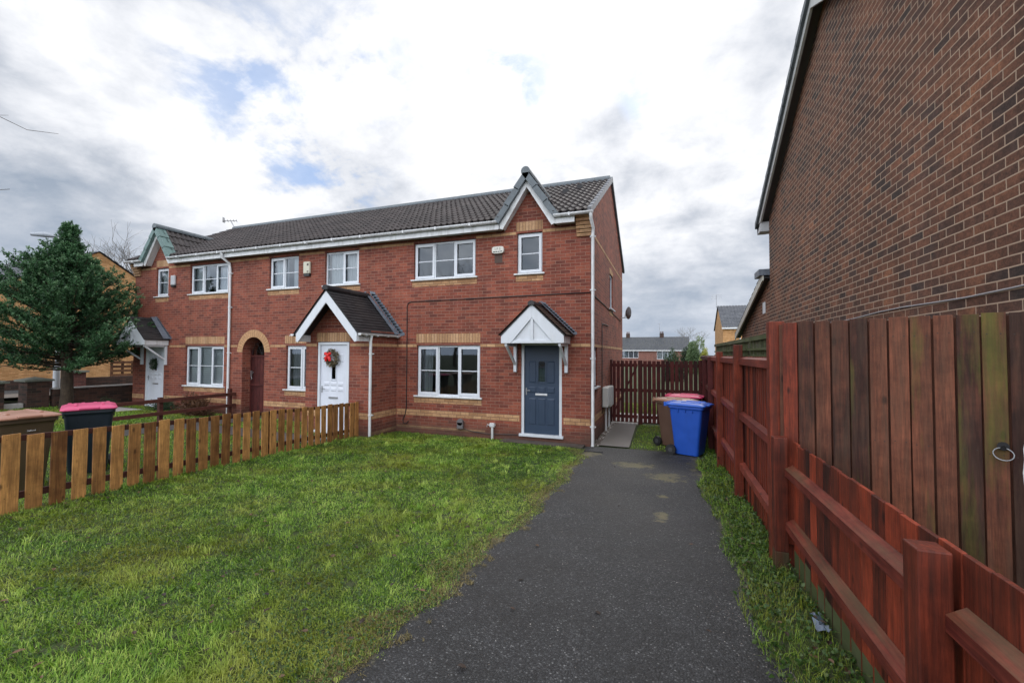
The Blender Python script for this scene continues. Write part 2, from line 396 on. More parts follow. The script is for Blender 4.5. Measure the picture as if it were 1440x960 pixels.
def sheet(name, xs, ys, mat, dz=0, mask=None):
    X, Y = np.meshgrid(xs, ys); Z = gz(X, Y)+dz
    nx, ny = len(xs), len(ys); V = np.stack([X, Y, Z], -1).reshape(-1, 3)
    F = []
    for j in range(ny-1):
        for i in range(nx-1):
            if mask and not mask(.5*(xs[i]+xs[i+1]), .5*(ys[j]+ys[j+1])): continue
            F.append((j*nx+i, j*nx+i+1, (j+1)*nx+i+1, (j+1)*nx+i))
    me = bpy.data.meshes.new(name); me.from_pydata([tuple(v) for v in V], [], F); me.materials.append(mat)
    for p in me.polygons: p.use_smooth = True
    o = bpy.data.objects.new(name, me); COL.objects.link(o); return struct(o)
gx = sorted(set([-400,-250,-150,-90,-60,-45,-35,-30]+list(np.round(np.arange(-26, -6.4, .5), 3))+list(np.round(np.arange(-6.4, -3.9, .12), 3))+list(np.round(np.arange(-3.9, 1.9, .3), 3))+list(np.round(np.arange(1.9, 4.4, .08), 3))+[5,6,8,12,20,35,60,100,180,300,400]))
gy = sorted(set([-300,-180,-100,-60,-40,-25,-18,-14]+list(np.round(np.arange(-12.4, .4, .2), 3))+[-5.85,-5.92,-6.0]+[.5,1,2,3,3.5,4.5,6,8,10,14,20,30,45,70,110,180,300,450]))
sheet('ground', gx, gy, M['soil'])

def ribbon(name, left, right, mat, dz=.006, n=1):
    """sheet between two polylines of (x,y), draped on the ground"""
    V = []; F = []; k = n+1
    for (a, b) in zip(left, right):
        for i in range(k):
            t = i/n; x = a[0]+(b[0]-a[0])*t; y = a[1]+(b[1]-a[1])*t; V.append((x, y, gzf(x, y)+dz))
    for j in range(len(left)-1):
        for i in range(n): F.append((j*k+i, j*k+i+1, (j+1)*k+i+1, (j+1)*k+i))
    me = bpy.data.meshes.new(name); me.from_pydata(V, [], F); me.materials.append(mat)
    for p in me.polygons: p.use_smooth = True
    o = bpy.data.objects.new(name, me); COL.objects.link(o); return struct(o)
# driveway with a ragged edge
DL, DR = [], []
def dleft(y):
    base = .09+.05*math.sin(y*1.1)+.04*math.sin(y*3.7+1)+.025*math.sin(y*9.1)
    if y > -1.2: base -= .22*min(1, (y+1.2)/1.0)*(1 if y < .1 else 1)
    return base
def dright(y): return 2.16+.05*math.sin(y*1.7+2)+.03*math.sin(y*5.3)
yy = -12.3
while yy <= .12:
    DL.append((dleft(yy)+random.uniform(-.015, .015), yy)); DR.append((dright(yy), yy)); yy += .06
ribbon('driveway', DL, DR, M['tarmac'], .007, 24)
ribbon('garden_path', [(.15, .12), (.12, 3.5)], [(.80, .12), (.74, 3.5)], M['concrete'], .03, 2)
ribbon('patio', [(-.2, 3.75), (-.2, 5.6)], [(2.4, 3.75), (2.4, 5.6)], M['palestone'], .03, 2)
ribbon('road', [(-30, -14), (-30, 30)], [(-20, -14), (-20, 30)], M['tarmac'], .01, 10)
ribbon('pavement', [(-19.9, -14), (-19.9, 30)], [(-18.2, -14), (-18.2, 30)], M['concrete'], .06, 4)
ribbon('porch_path', [(-10.3, -6.5), (-10.3, -.02)], [(-9.5, -6.5), (-9.5, -.02)], M['darkpath'], .012, 2)
ribbon('front_path', [(-9.5, -2.3), (-9.5, -1.55)], [(-5.6, -2.3), (-5.6, -1.55)], M['darkpath'], .014, 8)
ribbon('left_path', [(-19.5, -1.35), (-14.0, -1.35)], [(-19.5, -.6), (-14.0, -.6)], M['palestone'], .014, 8)
# concrete strip at the foot of the end house
s_ = MB(); s_.box(-2.0, -.12, -.34, -.003, -.1, .045); struct(s_.build('apron_slab', plain('dirty_apron', (.075,.06,.05), .8, .3, 6, bump=.005)))

# ---------------------------------------------------------------- building pieces
def wall_y(mb, x0, x1, z0, z1, holes, y=0., depth=.12, face=-1):
    """wall skin in the plane Y=y facing -Y with rectangular holes and reveals"""
    xs = sorted({x0, x1, *[h[0] for h in holes], *[h[1] for h in holes]}); xs = [x for x in xs if x0 <= x <= x1]
    zs = sorted({z0, z1, *[h[2] for h in holes], *[h[3] for h in holes]}); zs = [z for z in zs if z0 <= z <= z1]
    for i in range(len(xs)-1):
        for j in range(len(zs)-1):
            cx, cz = (xs[i]+xs[i+1])/2, (zs[j]+zs[j+1])/2
            if any(h[0] < cx < h[1] and h[2] < cz < h[3] for h in holes): continue
            mb.face([(xs[i], y, zs[j]), (xs[i+1], y, zs[j]), (xs[i+1], y, zs[j+1]), (xs[i], y, zs[j+1])])
    for h in holes:
        a, b, c, d = h[:4]
        if len(h) > 4: continue
        e = y+depth
        mb.face([(a, y, c), (a, y, d), (a, e, d), (a, e, c)]); mb.face([(b, y, c), (b, e, c), (b, e, d), (b, y, d)])
        mb.face([(a, y, d), (b, y, d), (b, e, d), (a, e, d)]); mb.face([(a, y, c), (a, e, c), (b, e, c), (b, y, c)])

def tiled(mb, P0, U, V, ulen, vlen, course=.335, roll=.165, amp=.030, step=.030, spp=8, tones=(.2, .9), tmask=None):
    P0 = Vector(P0); U = Vector(U).normalized(); V = Vector(V).normalized(); N = U.cross(V)
    if N.z < 0: N = -N
    nc = max(1, round(vlen/course)); course = vlen/nc
    if amp > 0: nu = int(ulen/roll*spp)
    else: nu = int(ulen/.165)
    us = [ulen*i/nu for i in range(nu+1)]
    def prof(u):
        if amp == 0: return 0
        t = (u/roll) % 1
        return amp*(max(0, math.cos((t-.5)*2*PI))**.8) - amp*.15*(1-max(0, math.cos((t-.5)*2*PI)))
    for k in range(nc):
        v0 = k*course; v1 = min(vlen, v0+course+.02)
        row = {}
        for i, u in enumerate(us):
            h = prof(u); b = P0+U*u+V*v0
            row[i] = (b+N*(h-.004), b+N*(h+step), P0+U*u+V*v1+N*(h*1.0))
        n0 = len(mb.v); tt = {}
        for i in range(nu+1):
            for q in row[i]: mb.v.append(mb.P(q))
        for i in range(nu):
            ti = (int(us[i]/(.33 if amp > 0 else .165)+ (k % 2)*.5), k)
            if ti not in tt: tt[ti] = random.uniform(*tones)
            mb.tone = tt[ti]; a = n0+i*3; c = a+3
            if tmask is not None and tmask(P0+U*us[i]+V*(v0+course*.5)): continue
            for f in ((a, c, c+1, a+1), (a+1, c+1, c+2, a+2)):
                mb.f.append(list(f) if mb.sx > 0 else list(f)[::-1]); mb.m.append(mb.mat); mb.t.append(mb.tone); mb.a.append(0); mb.sm.append(False)

def frame_rect(mb, x0, x1, z0, z1, w, y0, y1):
    mb.box(x0, x0+w, y0, y1, z0, z1); mb.box(x1-w, x1, y0, y1, z0, z1)
    mb.box(x0+w, x1-w, y0, y1, z0, z0+w); mb.box(x0+w, x1-w, y0, y1, z1-w, z1)

def window(root, x0, x1, z0, z1, lights, y=.05, sx=1, ox=0, inside=None, sillpx=.06, bars=True, head=True, name='window'):
    """lights: list of (fraction width, opening?)"""
    f = MB(sx, ox); w = .045; yb = y+.065
    frame_rect(f, x0+.004, x1-.004, z0+.03, z1-.004, w, y, yb)
    iw = x1-x0-2*w; x = x0+w; tot = sum(l[0] for l in lights); ng = len(lights); panes = []
    for i, (fr, op) in enumerate(lights):
        wl = iw*fr/tot; a, b = x, x+wl
        if i: f.box(a-.022, a+.022, y, yb, z0+.03+w, z1-w); a += .022
        if i < ng-1: b -= .022
        c, d = z0+.03+w, z1-.004-w
        if op:
            frame_rect(f, a-.012, b+.012, c-.012, d+.012, .058, y-.018, y-.001); a += .046; b -= .046; c += .046; d -= .046
        if bars: zc = (c+d)/2; f.box(a, b, y+.012, y+.034, zc-.011, zc+.011)
        panes.append((a, b, c, d)); x += wl
    if head: f.box(x0-.005, x1+.005, y-.02, yb, z1, z1+.03)
    wo = f.build(name, M['upvc'], root)
    g = MB(sx, ox)
    for a, b, c, d in panes: g.face([(a-.006, y+.023, c-.006), (b+.006, y+.023, c-.006), (b+.006, y+.023, d+.006), (a-.006, y+.023, d+.006)])
    g.build('glass', M['glass'], wo)
    s = MB(sx, ox); s.box(x0-sillpx, x1+sillpx, y-.115, y+.06, z0-.005, z0+.03); s.build('sill', M['gutterw'], wo, bevel=.006)
    if inside:
        for kind, a, b in inside:
            c = MB(sx, ox)
            if kind == 'blind':
                z = z0+.06
                while z < z1-.08:
                    c.tone = random.random(); c.mesh([(a, yb+.02, z), (b, yb+.02, z), (b, yb+.05, z+.055), (a, yb+.05, z+.055)], [(0,1,2,3)]); z += .062
                c.build('blind', M['blind'], wo)
            else:
                n = max(6, int((b-a)/.018)); V = []; F = []
                for i in range(n+1):
                    u = a+(b-a)*i/n; d = .03*math.sin(i*1.3)+.015*math.sin(i*.47+1)
                    V += [(u, yb+.07+d*.6, z1), (u+.03*math.sin(i*.3), yb+.07+d, z0+.02)]
                for i in range(n): F.append((2*i, 2*i+1, 2*i+3, 2*i+2))
                c.smooth = True; c.mesh(V, F); c.build('curtain', M['curtain' if kind == 'net' else 'greycurtain'], wo)
    return wo

def lintel(root, x0, x1, z0, z1, sx=1, ox=0, y=0):
    m = MB(sx, ox); m.box(x0, x1, y-.004, y+.02, z0, z1); return m.build('lintel', M['soldier'], root)
def band(root, segs, sx=1, ox=0, name='brick_band'):
    for a in segs:
        m = MB(sx, ox); m.box(*a); m.build(name, M['buff'], root)

def gutter_y(root, x0, x1, y, z, sx=1, ox=0, r=.055, name='gutter'):
    m = MB(sx, ox); n = 8
    for x, e in ((x0, 0), (x1, 1)): pass
    V = []; F = []
    for x in (x0, x1):
        for rr in (r, r-.006):
            for i in range(n+1):
                a = PI+PI*i/n; V.append((x, y+rr*math.cos(a), z+rr*math.sin(a)))
    k = n+1
    for i in range(n):
        F.append((i, i+1, 2*k+i+1, 2*k+i)); F.append((k+i+1, k+i, 3*k+i, 3*k+i+1))
        F.append((i, k+i, k+i+1, i+1)); F.append((2*k+i, 2*k+i+1, 3*k+i+1, 3*k+i))
    F += [(0, 2*k, 3*k, k), (n, k+n, 3*k+n, 2*k+n)]
    m.smooth = True; m.mesh(V, F); m.smooth = False
    for e in (x0, x1): # stop ends
        m.mesh([(e, y+r*math.cos(PI+PI*i/n), z+r*math.sin(PI+PI*i/n)) for i in range(n+1)], [tuple(range(n+1))])
    x = x0+.35
    while x < x1-.1:     # brackets and unions
        m.tone = .3; m.box(x-.02, x+.02, y-r-.006, y+r, z-r-.006, z-r+.012); m.box(x-.02, x+.02, y-r-.008, y-r+.004, z-r, z+.008); x += .92
    return m.build(name, M['gutterw'], root)

def downpipe(root, pts, r=.034, clips=(), wall=(0, 1, 0), mat='gutterw'):
    m = MB(); m.tube(pts, r, 10); o = m.build('downpipe', M[mat], root)
    for c in clips:
        k = MB(); x, y, z = c
        k.tube([(x, y, z-.02), (x, y, z+.02)], r+.009, 10); k.box(x-.062, x+.062, y+.012, y+.05, z-.013, z+.013)
        k.build('pipe_clip', M['gutterw'], o)
    return o

def ridge_tiles(root, a, b, r=.12, mat='verge', seg=.45, name='ridge'):
    a = Vector(a); b = Vector(b); L = (b-a).length; d = (b-a)/L; n = max(1, round(L/seg)); m = MB()
    side = d.cross(Vector((0,0,1))).normalized(); up = side.cross(d)
    if up.z < 0: up = -up
    for k in range(n):
        p = a+d*(L*k/n); q = a+d*(L*(k+1)/n-.006); m.tone = random.random(); V = []
        for pt, rr in ((p, r), (q, r*.985)):
            for i in range(9):
                t = PI*(-.12+1.24*i/8); V.append(tuple(pt+side*rr*math.cos(t)+up*rr*math.sin(t)))
        F = [(i, i+1, 9+i+1, 9+i) for i in range(8)]+[tuple(range(9))[::-1], tuple(range(9, 18))]
        m.mesh(V, F)
    return m.build(name, M[mat], root)

EAVE_Y, EAVE_Z, RIDGE_Y, RIDGE_Z = -.27, 5.13, 3.54, 7.27
PITCH = (RIDGE_Z-EAVE_Z)/(RIDGE_Y-EAVE_Y)
REAR = 7.08
def main_roof(root, x0, x1, sx=1, ox=0, gab=None):
    m = MB(sx, ox)
    L = math.hypot(RIDGE_Y-EAVE_Y, RIDGE_Z-EAVE_Z)
    tiled(m, (x0, EAVE_Y, EAVE_Z), (1,0,0), (0, RIDGE_Y-EAVE_Y, RIDGE_Z-EAVE_Z), x1-x0, L,
          tmask=(lambda p: gab is not None and abs(p.x-gab) < .73 and p.z < 5.10+1.07*(1-abs(p.x-gab)/.73)-.06))
    m.tone = .4; ey = REAR-EAVE_Y
    m.face([(x0, RIDGE_Y, RIDGE_Z), (x1, RIDGE_Y, RIDGE_Z), (x1, ey, EAVE_Z), (x0, ey, EAVE_Z)])
    # felt under the tiles
    for xa, xb, ya in (((x0, x1, EAVE_Y+.02),) if gab is None else ((x0, gab-.66, EAVE_Y+.02), (gab+.66, x1, EAVE_Y+.02), (gab-.66, gab+.66, 1.75))):
        za = EAVE_Z-.02+(ya-EAVE_Y)*PITCH; m.face([(xa, ya, za), (xa, RIDGE_Y, RIDGE_Z-.02), (xb, RIDGE_Y, RIDGE_Z-.02), (xb, ya, za)])
    r = m.build('roof', M['tile'], root)
    X0, X1 = sorted((sx*x0+ox, sx*x1+ox))
    ridge_tiles(r, (X0, RIDGE_Y, RIDGE_Z-.02), (X1, RIDGE_Y, RIDGE_Z-.02), .125)
    return r
def fascia(root, x0, x1, sx=1, ox=0):
    m = MB(sx, ox); m.box(x0, x1, -.235, -.215, 4.905, 5.07); m.build('fascia', M['gutterw'], root)
    m = MB(sx, ox); m.box(x0, x1, -.213, -.002, 4.93, 4.945); m.build('soffit', M['soffit'], root)

def interior(root, x0, x1, sx=1, ox=0):
    m = MB(sx, ox); a, b = x0+.14, x1-.14
    for z0, z1 in ((.18, 2.5), (2.72, 4.92)):
        m.mat = 1; m.face([(a, .26, z0), (b, .26, z0), (b, 3.4, z0), (a, 3.4, z0)])
        m.mat = 0; m.face([(a, .26, z1), (a, 3.4, z1), (b, 3.4, z1), (b, .26, z1)])
        m.face([(a, 3.4, z0), (b, 3.4, z0), (b, 3.4, z1), (a, 3.4, z1)])
        m.face([(a, .26, z0), (a, 3.4, z0), (a, 3.4, z1), (a, .26, z1)]); m.face([(b, .26, z0), (b, .26, z1), (b, 3.4, z1), (b, 3.4, z0)])
    return m.build('inner_room', [M['interior'], M['carpet']], root)

def lead_steps(mb, pts, w=.12, n=8, y=-.006):
    """stepped flashing along a slope line in the wall plane, pts (x,z) low->high, w outwards"""
    (xa, za), (xb, zb) = pts
    for k in range(n):
        t0, t1 = k/n, (k+1)/n; x0 = xa+(xb-xa)*t0; x1 = xa+(xb-xa)*t1; z0 = za+(zb-za)*t0; z1 = za+(zb-za)*t1
        s = 1 if xa > xb else -1
        mb.mesh([(x0, y, z0-.01), (x0+s*w*.9, y, z0+.02), (x0+s*w*.8, y, z1+.02), (x1, y, z1+.06)], [(0,1,2,3)])

def canopy(cx, doorlabel, sx=1, rm='browntile'):
    """small gabled timber canopy over a front door; built round x=cx"""
    t = thing('door_canopy', (cx, 0, 2.25), doorlabel, 'canopy', 'gabled canopies over the front doors')
    hw, yf, za, ze = .70, -.68, 3.06, 2.44
    r = MB()
    sl = math.hypot(hw+.04, za-ze+.03)
    for s in (-1, 1):
        P0 = (cx+s*(hw+.05), -.002 if s > 0 else yf-.06, ze-.02); U = (0,-1,0) if s > 0 else (0,1,0)
        tiled(r, P0, U, (-s*(hw+.05), 0, za-ze+.08), -yf+.06, math.hypot(hw+.05, za-ze+.08), course=.095, amp=0, step=.014)
    ro = r.build('roof', M[rm], t)
    m = MB(); 
    for s in (-1, 1):   # soffit underside
        m.hexa([(cx, yf-.04, za+.01), (cx+s*hw, yf-.04, ze-.04), (cx+s*hw, -.004, ze-.04), (cx, -.004, za+.01),
                (cx, yf-.04, za+.035), (cx+s*(hw+.03), yf-.04, ze-.03), (cx+s*(hw+.03), -.004, ze-.03), (cx, -.004, za+.035)])
    m.build('roof_deck', M['slate'], ro)
    ridge_tiles(ro, (cx, yf-.08, za+.02), (cx, -.02, za+.02), .075, 'slate', .3)
    l = MB()
    lead_steps(l, ((cx+hw+.06, ze), (cx+.0, za+.1)), .085, 15); lead_steps(l, ((cx-hw-.06, ze), (cx, za+.1)), .085, 15)
    for s in (1, -1):
        l.mesh([(cx+s*(hw+.09), -.22, ze+.015), (cx+s*(hw+.09), -.006, ze+.015), (cx+s*.02, -.006, za+.135), (cx+s*.02, -.16, za+.125)], [(0,1,2,3)])
    l.build('flashing', M['lead'], t)
    b = MB()
    # bargeboard: two raked boards, flattened feet
    zt = 2.275; y0, y1 = yf-.03, yf-.002
    def board(s):
        pts = [(cx, y0, za+.015), (cx+s*hw, y0, ze-.01), (cx+s*hw, y0, zt-.03), (cx+s*(hw-.22), y0, zt-.03), (cx, y0, za-.27)]
        if s > 0: pts = pts[::-1]
        b.prism(pts, (0, y1-y0, 0))
    board(-1); board(1); b.build('bargeboard', M['upvc'], t, bevel=.004)
    p = MB(); p.prism([(cx-hw+.22, yf+.01, zt+.0), (cx+hw-.22, yf+.01, zt+.0), (cx, yf+.01, za-.2)][::1], (0, .012, 0)); p.build('gable_panel', M['upvc'], t)
    p = MB(); p.box(cx-hw+.2, cx+hw-.2, yf-.02, yf+.008, zt-.03, zt+.035); p.box(cx-.03, cx+.03, yf-.02, yf+.008, zt+.035, za-.26); p.build('king_post', M['upvc'], t, bevel=.004)
    p = MB()
    for s in (-1, 1): p.box(cx+s*(hw-.02), cx+s*(hw-.04), yf+.002, -.004, zt-.03, ze-.04)
    p.build('side_board', M['gutterw'], t)
    for s in (-1, 1):
        p = MB(); xb = cx+s*(hw-.1)
        p.box(xb-.035, xb+.035, -.075, -.004, 1.6, zt-.03); p.box(xb-.03, xb+.03, yf+.01, -.076, zt-.09, zt-.032)
        p.bar((xb, -.075, 1.78), (xb, yf+.06, zt-.09), .05, .05, (0,-1,1)); p.build('bracket', M['upvc'], t, bevel=.004)
    return t

def door(root, x0, x1, z0, z1, y, mat, sx=1, ox=0, style='blue', glass_z=None, handle_side=-1):
    f = MB(sx, ox); w = .065
    f.box(x0, x0+w, y-.035, y+.06, z0+.05, z1); f.box(x1-w, x1, y-.035, y+.06, z0+.05, z1); f.box(x0+w, x1-w, y-.035, y+.06, z1-w, z1)
    fo = f.build('door_frame', M['upvc'], root, bevel=.004)
    s = MB(sx, ox); s.box(x0-.04, x1+.04, y-.10, y+.05, z0-.01, z0+.05); s.build('threshold', M['upvc'], fo, bevel=.006)
    a, b = x0+w+.004, x1-w-.004; c, d = z0+.055, z1-w-.004
    l = MB(sx, ox); l.box(a, b, y, y+.045, c, d)
    W = b-a; H = d-c
    def raised(u0, u1, v0, v1, dp=.012):
        X0, X1, Z0, Z1 = a+W*u0, a+W*u1, c+H*v0, c+H*v1; i = .02
        l.mesh([(X0, y, Z0), (X1, y, Z0), (X1, y, Z1), (X0, y, Z1), (X0+i, y-dp, Z0+i), (X1-i, y-dp, Z0+i), (X1-i, y-dp, Z1-i), (X0+i, y-dp, Z1-i)],
               [(0,1,5,4), (1,2,6,5), (2,3,7,6), (3,0,4,7), (4,5,6,7)])
    rows = [(.10, .40), (.46, .53), (.575, .82)]
    if style == 'white': rows = [(.06, .40), (.455, .50), (.52, .565), (.80, .90)]
    for r, (v0, v1) in enumerate(rows):
        for k, (u0, u1) in enumerate(((.13, .34), (.39, .61), (.66, .87))):
            if style == 'blue' and r == 2 and k == 1: continue
            if style == 'white' and r == 3 and k == 1: continue
            if style == 'white' and r == 0: continue
            raised(u0, u1, v0, v1)
    if style == 'blue': frame_rect(l, a+W*.38, a+W*.62, c+H*.57, c+H*.83, .02, y-.014, y-.001)
    else: frame_rect(l, a+W*.40, a+W*.60, c+H*.58, c+H*.82, .02, y-.014, y-.001)
    do = l.build('door', mat, root)
    g = MB(sx, ox)
    if style == 'blue': g.box(a+W*.41, a+W*.59, y-.006, y-.002, c+H*.59, c+H*.80); g.tube([(a+W*.5, y-.006, c+H*.795), (a+W*.5, y-.002, c+H*.795)], W*.09, 14)
    else: g.box(a+W*.43, a+W*.57, y-.006, y-.002, c+H*.60, c+H*.80)
    g.build('door_glass', M['glass'], do)
    k = MB(sx, ox); zz = c+H*.50 if style == 'white' else c+H*.435
    zz = c+H*(.435 if style == 'blue' else .37); k.box(a+W*.32, a+W*.66, y-.014, y-.002, zz-.022+.02, zz+.022+.02); k.box(a+W*.34, a+W*.64, y-.018, y-.014, zz-.010+.02, zz+.014+.02)
    k.build('letter_plate', M['gutterw' if style == 'blue' else 'steel'], do)
    h = MB(sx, ox); hx = a+.045 if handle_side < 0 else b-.045; zz = c+H*.485
    h.box(hx-.014, hx+.014, y-.012, y-.001, zz-.10, zz+.06); h.tube([(hx, y-.035, zz), (hx-handle_side*.10, y-.035, zz)], .009, 8); h.tube([(hx, y, zz), (hx, y-.035, zz)], .009, 8)
    h.build('handle', M['steel'], do)
    return fo

def gablet(root, cx, face_mat_root=None):
    """steep little gable breaking the eaves"""
    zf, za, hw = 4.93, 6.05, .66; yf = -.20
    w = MB(); w.face([(cx-.60, -.003, 4.93), (cx+.60, -.003, 4.93), (cx, -.003, 5.98)]); w.build('gable_wall', M['brick'], root)
    r = MB(); ze, zr = 5.10, 6.17; hx = .73; vl = math.hypot(hx, zr-ze)
    for s in (-1, 1):
        L = 2.05
        P0 = (cx+s*hx, -.10 if s < 0 else -.10+L, ze); U = (0,1,0) if s < 0 else (0,-1,0)
        tiled(r, P0, U, (-s*hx, 0, zr-ze), L, vl, course=.32)
    ro = r.build('gable_roof', M['tile'], root)
    ridge_tiles(ro, (cx, -.30, zr-.01), (cx, 1.72, zr-.01), .105, 'verge', .42)
    v = MB()
    n = 3
    for s in (-1, 1):
        for k in range(n):
            t0, t1 = k/n, (k+1)/n
            a = Vector((cx+s*hx*(1-t0), 0, ze+(zr-ze)*t0)); b = Vector((cx+s*hx*(1-t1), 0, ze+(zr-ze)*t1))
            d = (b-a).normalized(); nn = Vector((s*abs(d.z), 0, abs(d.x)))
            a = a-d*.02; lift = .035
            o1 = nn*(lift+.01); 
            y0, y1 = -.29-.0*k, .0
            q = [a-nn*.10, b-nn*.115, b+nn*.02, a+nn*(lift+.01)]
            pts = [(p.x, y0, p.z) for p in q]
            if s < 0: pts = pts[::-1]
            v.tone = random.random(); v.prism(pts, (0, y1-y0, 0))
    v.build('verge', M['verge'] if cx > -10 else M['vergegreen'], ro)
    b = MB()
    for s in (-1, 1):
        pts = [(cx, yf, za), (cx+s*hw, yf, zf+.10), (cx+s*hw, yf, zf-.0), (cx+s*(hw-.075), yf, zf-.03), (cx, yf, za-.22)]
        if s > 0: pts = pts[::-1]
        b.prism(pts, (0, .025, 0))
        b.prism([(p[0], yf+.027, p[2]) for p in ([(cx, 0, za-.20), (cx+s*(hw-.05), 0, zf), (cx+s*(hw-.07), 0, zf), (cx, 0, za-.23)][::(1 if s < 0 else -1)])], (0, -yf-.03, 0))
    b.build('bargeboard', M['gutterw'], root)
    return ro

def verge_clips(root, x, sx):
    """stepped dry verge on the end gable"""
    v = MB(); L = math.hypot(RIDGE_Y-EAVE_Y, RIDGE_Z-EAVE_Z); n = 13; d = Vector((0, RIDGE_Y-EAVE_Y, RIDGE_Z-EAVE_Z))/L; nn = Vector((0, -d.z, d.y))
    for k in range(n):
        a = Vector((x, EAVE_Y, EAVE_Z))+d*(L*k/n-.01); b = a+d*(L/n+.01)
        q = [a-nn*.085, b-nn*.10, b+nn*.03, a+nn*.058]; x0, x1 = sorted((x-sx*.035, x+sx*.045))
        v.tone = random.random()
        v.hexa([(x0, q[0].y, q[0].z), (x1, q[0].y, q[0].z), (x1, q[1].y, q[1].z), (x0, q[1].y, q[1].z), (x0, q[3].y, q[3].z), (x1, q[3].y, q[3].z), (x1, q[2].y, q[2].z), (x0, q[2].y, q[2].z)])
    v.build('verge', M['vergewhite'], root)
    v = MB(); v.bar((x+sx*.01, RIDGE_Y, RIDGE_Z+.02), (x+sx*.01, REAR+.27, EAVE_Z+.02), .07, .12); v.build('rear_verge', M['verge'], root)

def end_wall(root, x, sx, holes=()):
    m = MB(); top = lambda y: EAVE_Z-.03+(y-EAVE_Y)*PITCH if y < RIDGE_Y else RIDGE_Z-.03-(y-RIDGE_Y)*PITCH
    ys = sorted({0, RIDGE_Y, REAR, *[h[0] for h in holes], *[h[1] for h in holes]})
    for i in range(len(ys)-1):
        a, b = ys[i], ys[i+1]; zs = [-.4]; hh = [h for h in holes if h[0] < (a+b)/2 < h[1]]
        for h in sorted(hh, key=lambda h: h[2]): zs += [h[2], h[3]]
        for j in range(0, len(zs)-1, 2):
            m.face([(x, a, zs[j]), (x, b, zs[j]), (x, b, zs[j+1]), (x, a, zs[j+1])][::sx])
        m.face([(x, a, zs[-1]), (x, b, zs[-1]), (x, b, top(b)), (x, a, top(a))][::sx])
    for h in holes:
        a, b, c, d = h; e = x-sx*.1
        m.face([(x, a, c), (e, a, c), (e, a, d), (x, a, d)]); m.face([(x, b, c), (x, b, d), (e, b, d), (e, b, c)])
        m.face([(x, a, d), (e, a, d), (e, b, d), (x, b, d)]); m.face([(x, a, c), (x, b, c), (e, b, c), (e, a, c)])
    return m.build('side_wall', M['brick'], root)

def corbels(root, sx, ox):
    for_ = MB(sx, ox)
    for k in range(5):
        z = 4.62+k*.078; e = .012+.028*k
        for_.box(-.30, .02+e*.2, -e-.03, -.002, z+.004, z+.07)
    for_.box(-.30, .03, -.19, -.002, 5.01, 5.05)
    return for_.build('corbel', M['buff'], root)

def end_house(name, label, sx, ox, W, extra):
    root = thing(name, (ox-sx*W/2, 0, 0), label, 'house', 'terraced houses of one row')
    H = [(-1.60, -.64, .14, 2.28), (-4.40, -2.64, .93, 2.22), (-4.52, -2.78, 3.86, 4.82), (-1.715, -1.10, 3.85, 4.83)]
    m = MB(sx, ox); wall_y(m, -W, 0, -.4, 4.96, H)
    wo = m.build('front_wall', M['brick'], root)
    m = MB(sx, ox); m.face([(0, REAR, -.4), (-W, REAR, -.4), (-W, REAR, 5.1), (0, REAR, 5.1)]); m.build('rear_wall', M['brick'], root)
    interior(root, -W, 0, sx, ox)
    # buff courses
    e = .0035; B = []
    for a, b in ((-W, -1.64), (-.60, 0)): B.append((a, b, -e, .01, .45, .60))
    for a, b in ((-W, -4.41), (-2.64, -1.86), (-.42, 0)): B.append((a, b, -e, .01, 2.175, 2.25))
    for a, b in ((-W, -4.53), (-2.77, -1.74), (-1.09, -.31)): B.append((a, b, -e, .01, 4.80, 4.875))
    B += [(-4.47, -2.60, -e, .01, .78, .925), (-4.56, -2.74, -e, .01, 3.71, 3.855), (-1.74, -1.08, -e, .01, 3.70, 3.845)]
    if sx > 0: B += [(-W, -2.5, -e, .01, .13, .195)]
    band(wo, B, sx, ox)
    lintel(wo, -4.42, -2.64, 2.285, 2.51, sx, ox); lintel(wo, -1.74, -1.09, 4.88, 5.09, sx, ox)
    window(root, -4.40, -2.64, .93, 2.22, [(1, 1), (1.02, 0), (1, 1)], .06, sx, ox, extra['gf'])
    window(root, -4.52, -2.78, 3.86, 4.82, [(1, 1), (1.02, 0), (1, 1)], .06, sx, ox, extra['ff'])
    window(root, -1.715, -1.10, 3.85, 4.83, [(1, 1)], .06, sx, ox, extra['sw'])
    door(root, -1.60, -.64, .14, 2.28, .05, M[extra['door']], sx, ox, 'blue' if sx > 0 else 'white', handle_side=-1 if sx > 0 else 1)
    main_roof(root, -W, 0, sx, ox, -1.42)
    GX = -1.42
    fascia(root, -W, GX-.67, sx, ox); fascia(root, GX+.67, -.31, sx, ox)
    gutter_y(root, -W, GX-.70, -.29, 5.085, sx, ox); gutter_y(root, GX+.66, .10, -.29, 5.085, sx, ox)
    gablet(root, sx*GX+ox)
    corbels(root, sx, ox)
    holes = [(.12, .96, 1.26, 2.22), (3.3, 4.1, 3.36, 4.40)] if sx > 0 else []
    so = end_wall(root, ox, sx, holes)
    X = ox; b = MB()
    for z0, z1 in ((.45, .60), (2.175, 2.25)): b.box(X, X+sx*.0035, 0 if z0 < 1 else 0, REAR, z0, z1)
    b.box(X, X+sx*.0035, .3, REAR, 4.715, 4.79); b.build('brick_band', M['buff'], so)
    verge_clips(root, X+sx*.02, sx)
    return root, wo, so

W1 = 4.98
hA, wA, sA = end_house('end_terrace_house', 'red brick end house with the blue front door at the right end of the row', 1, 0, W1,
    dict(gf=[('grey', -4.36, -4.02)], ff=None, sw=None, door='bluedoor'))
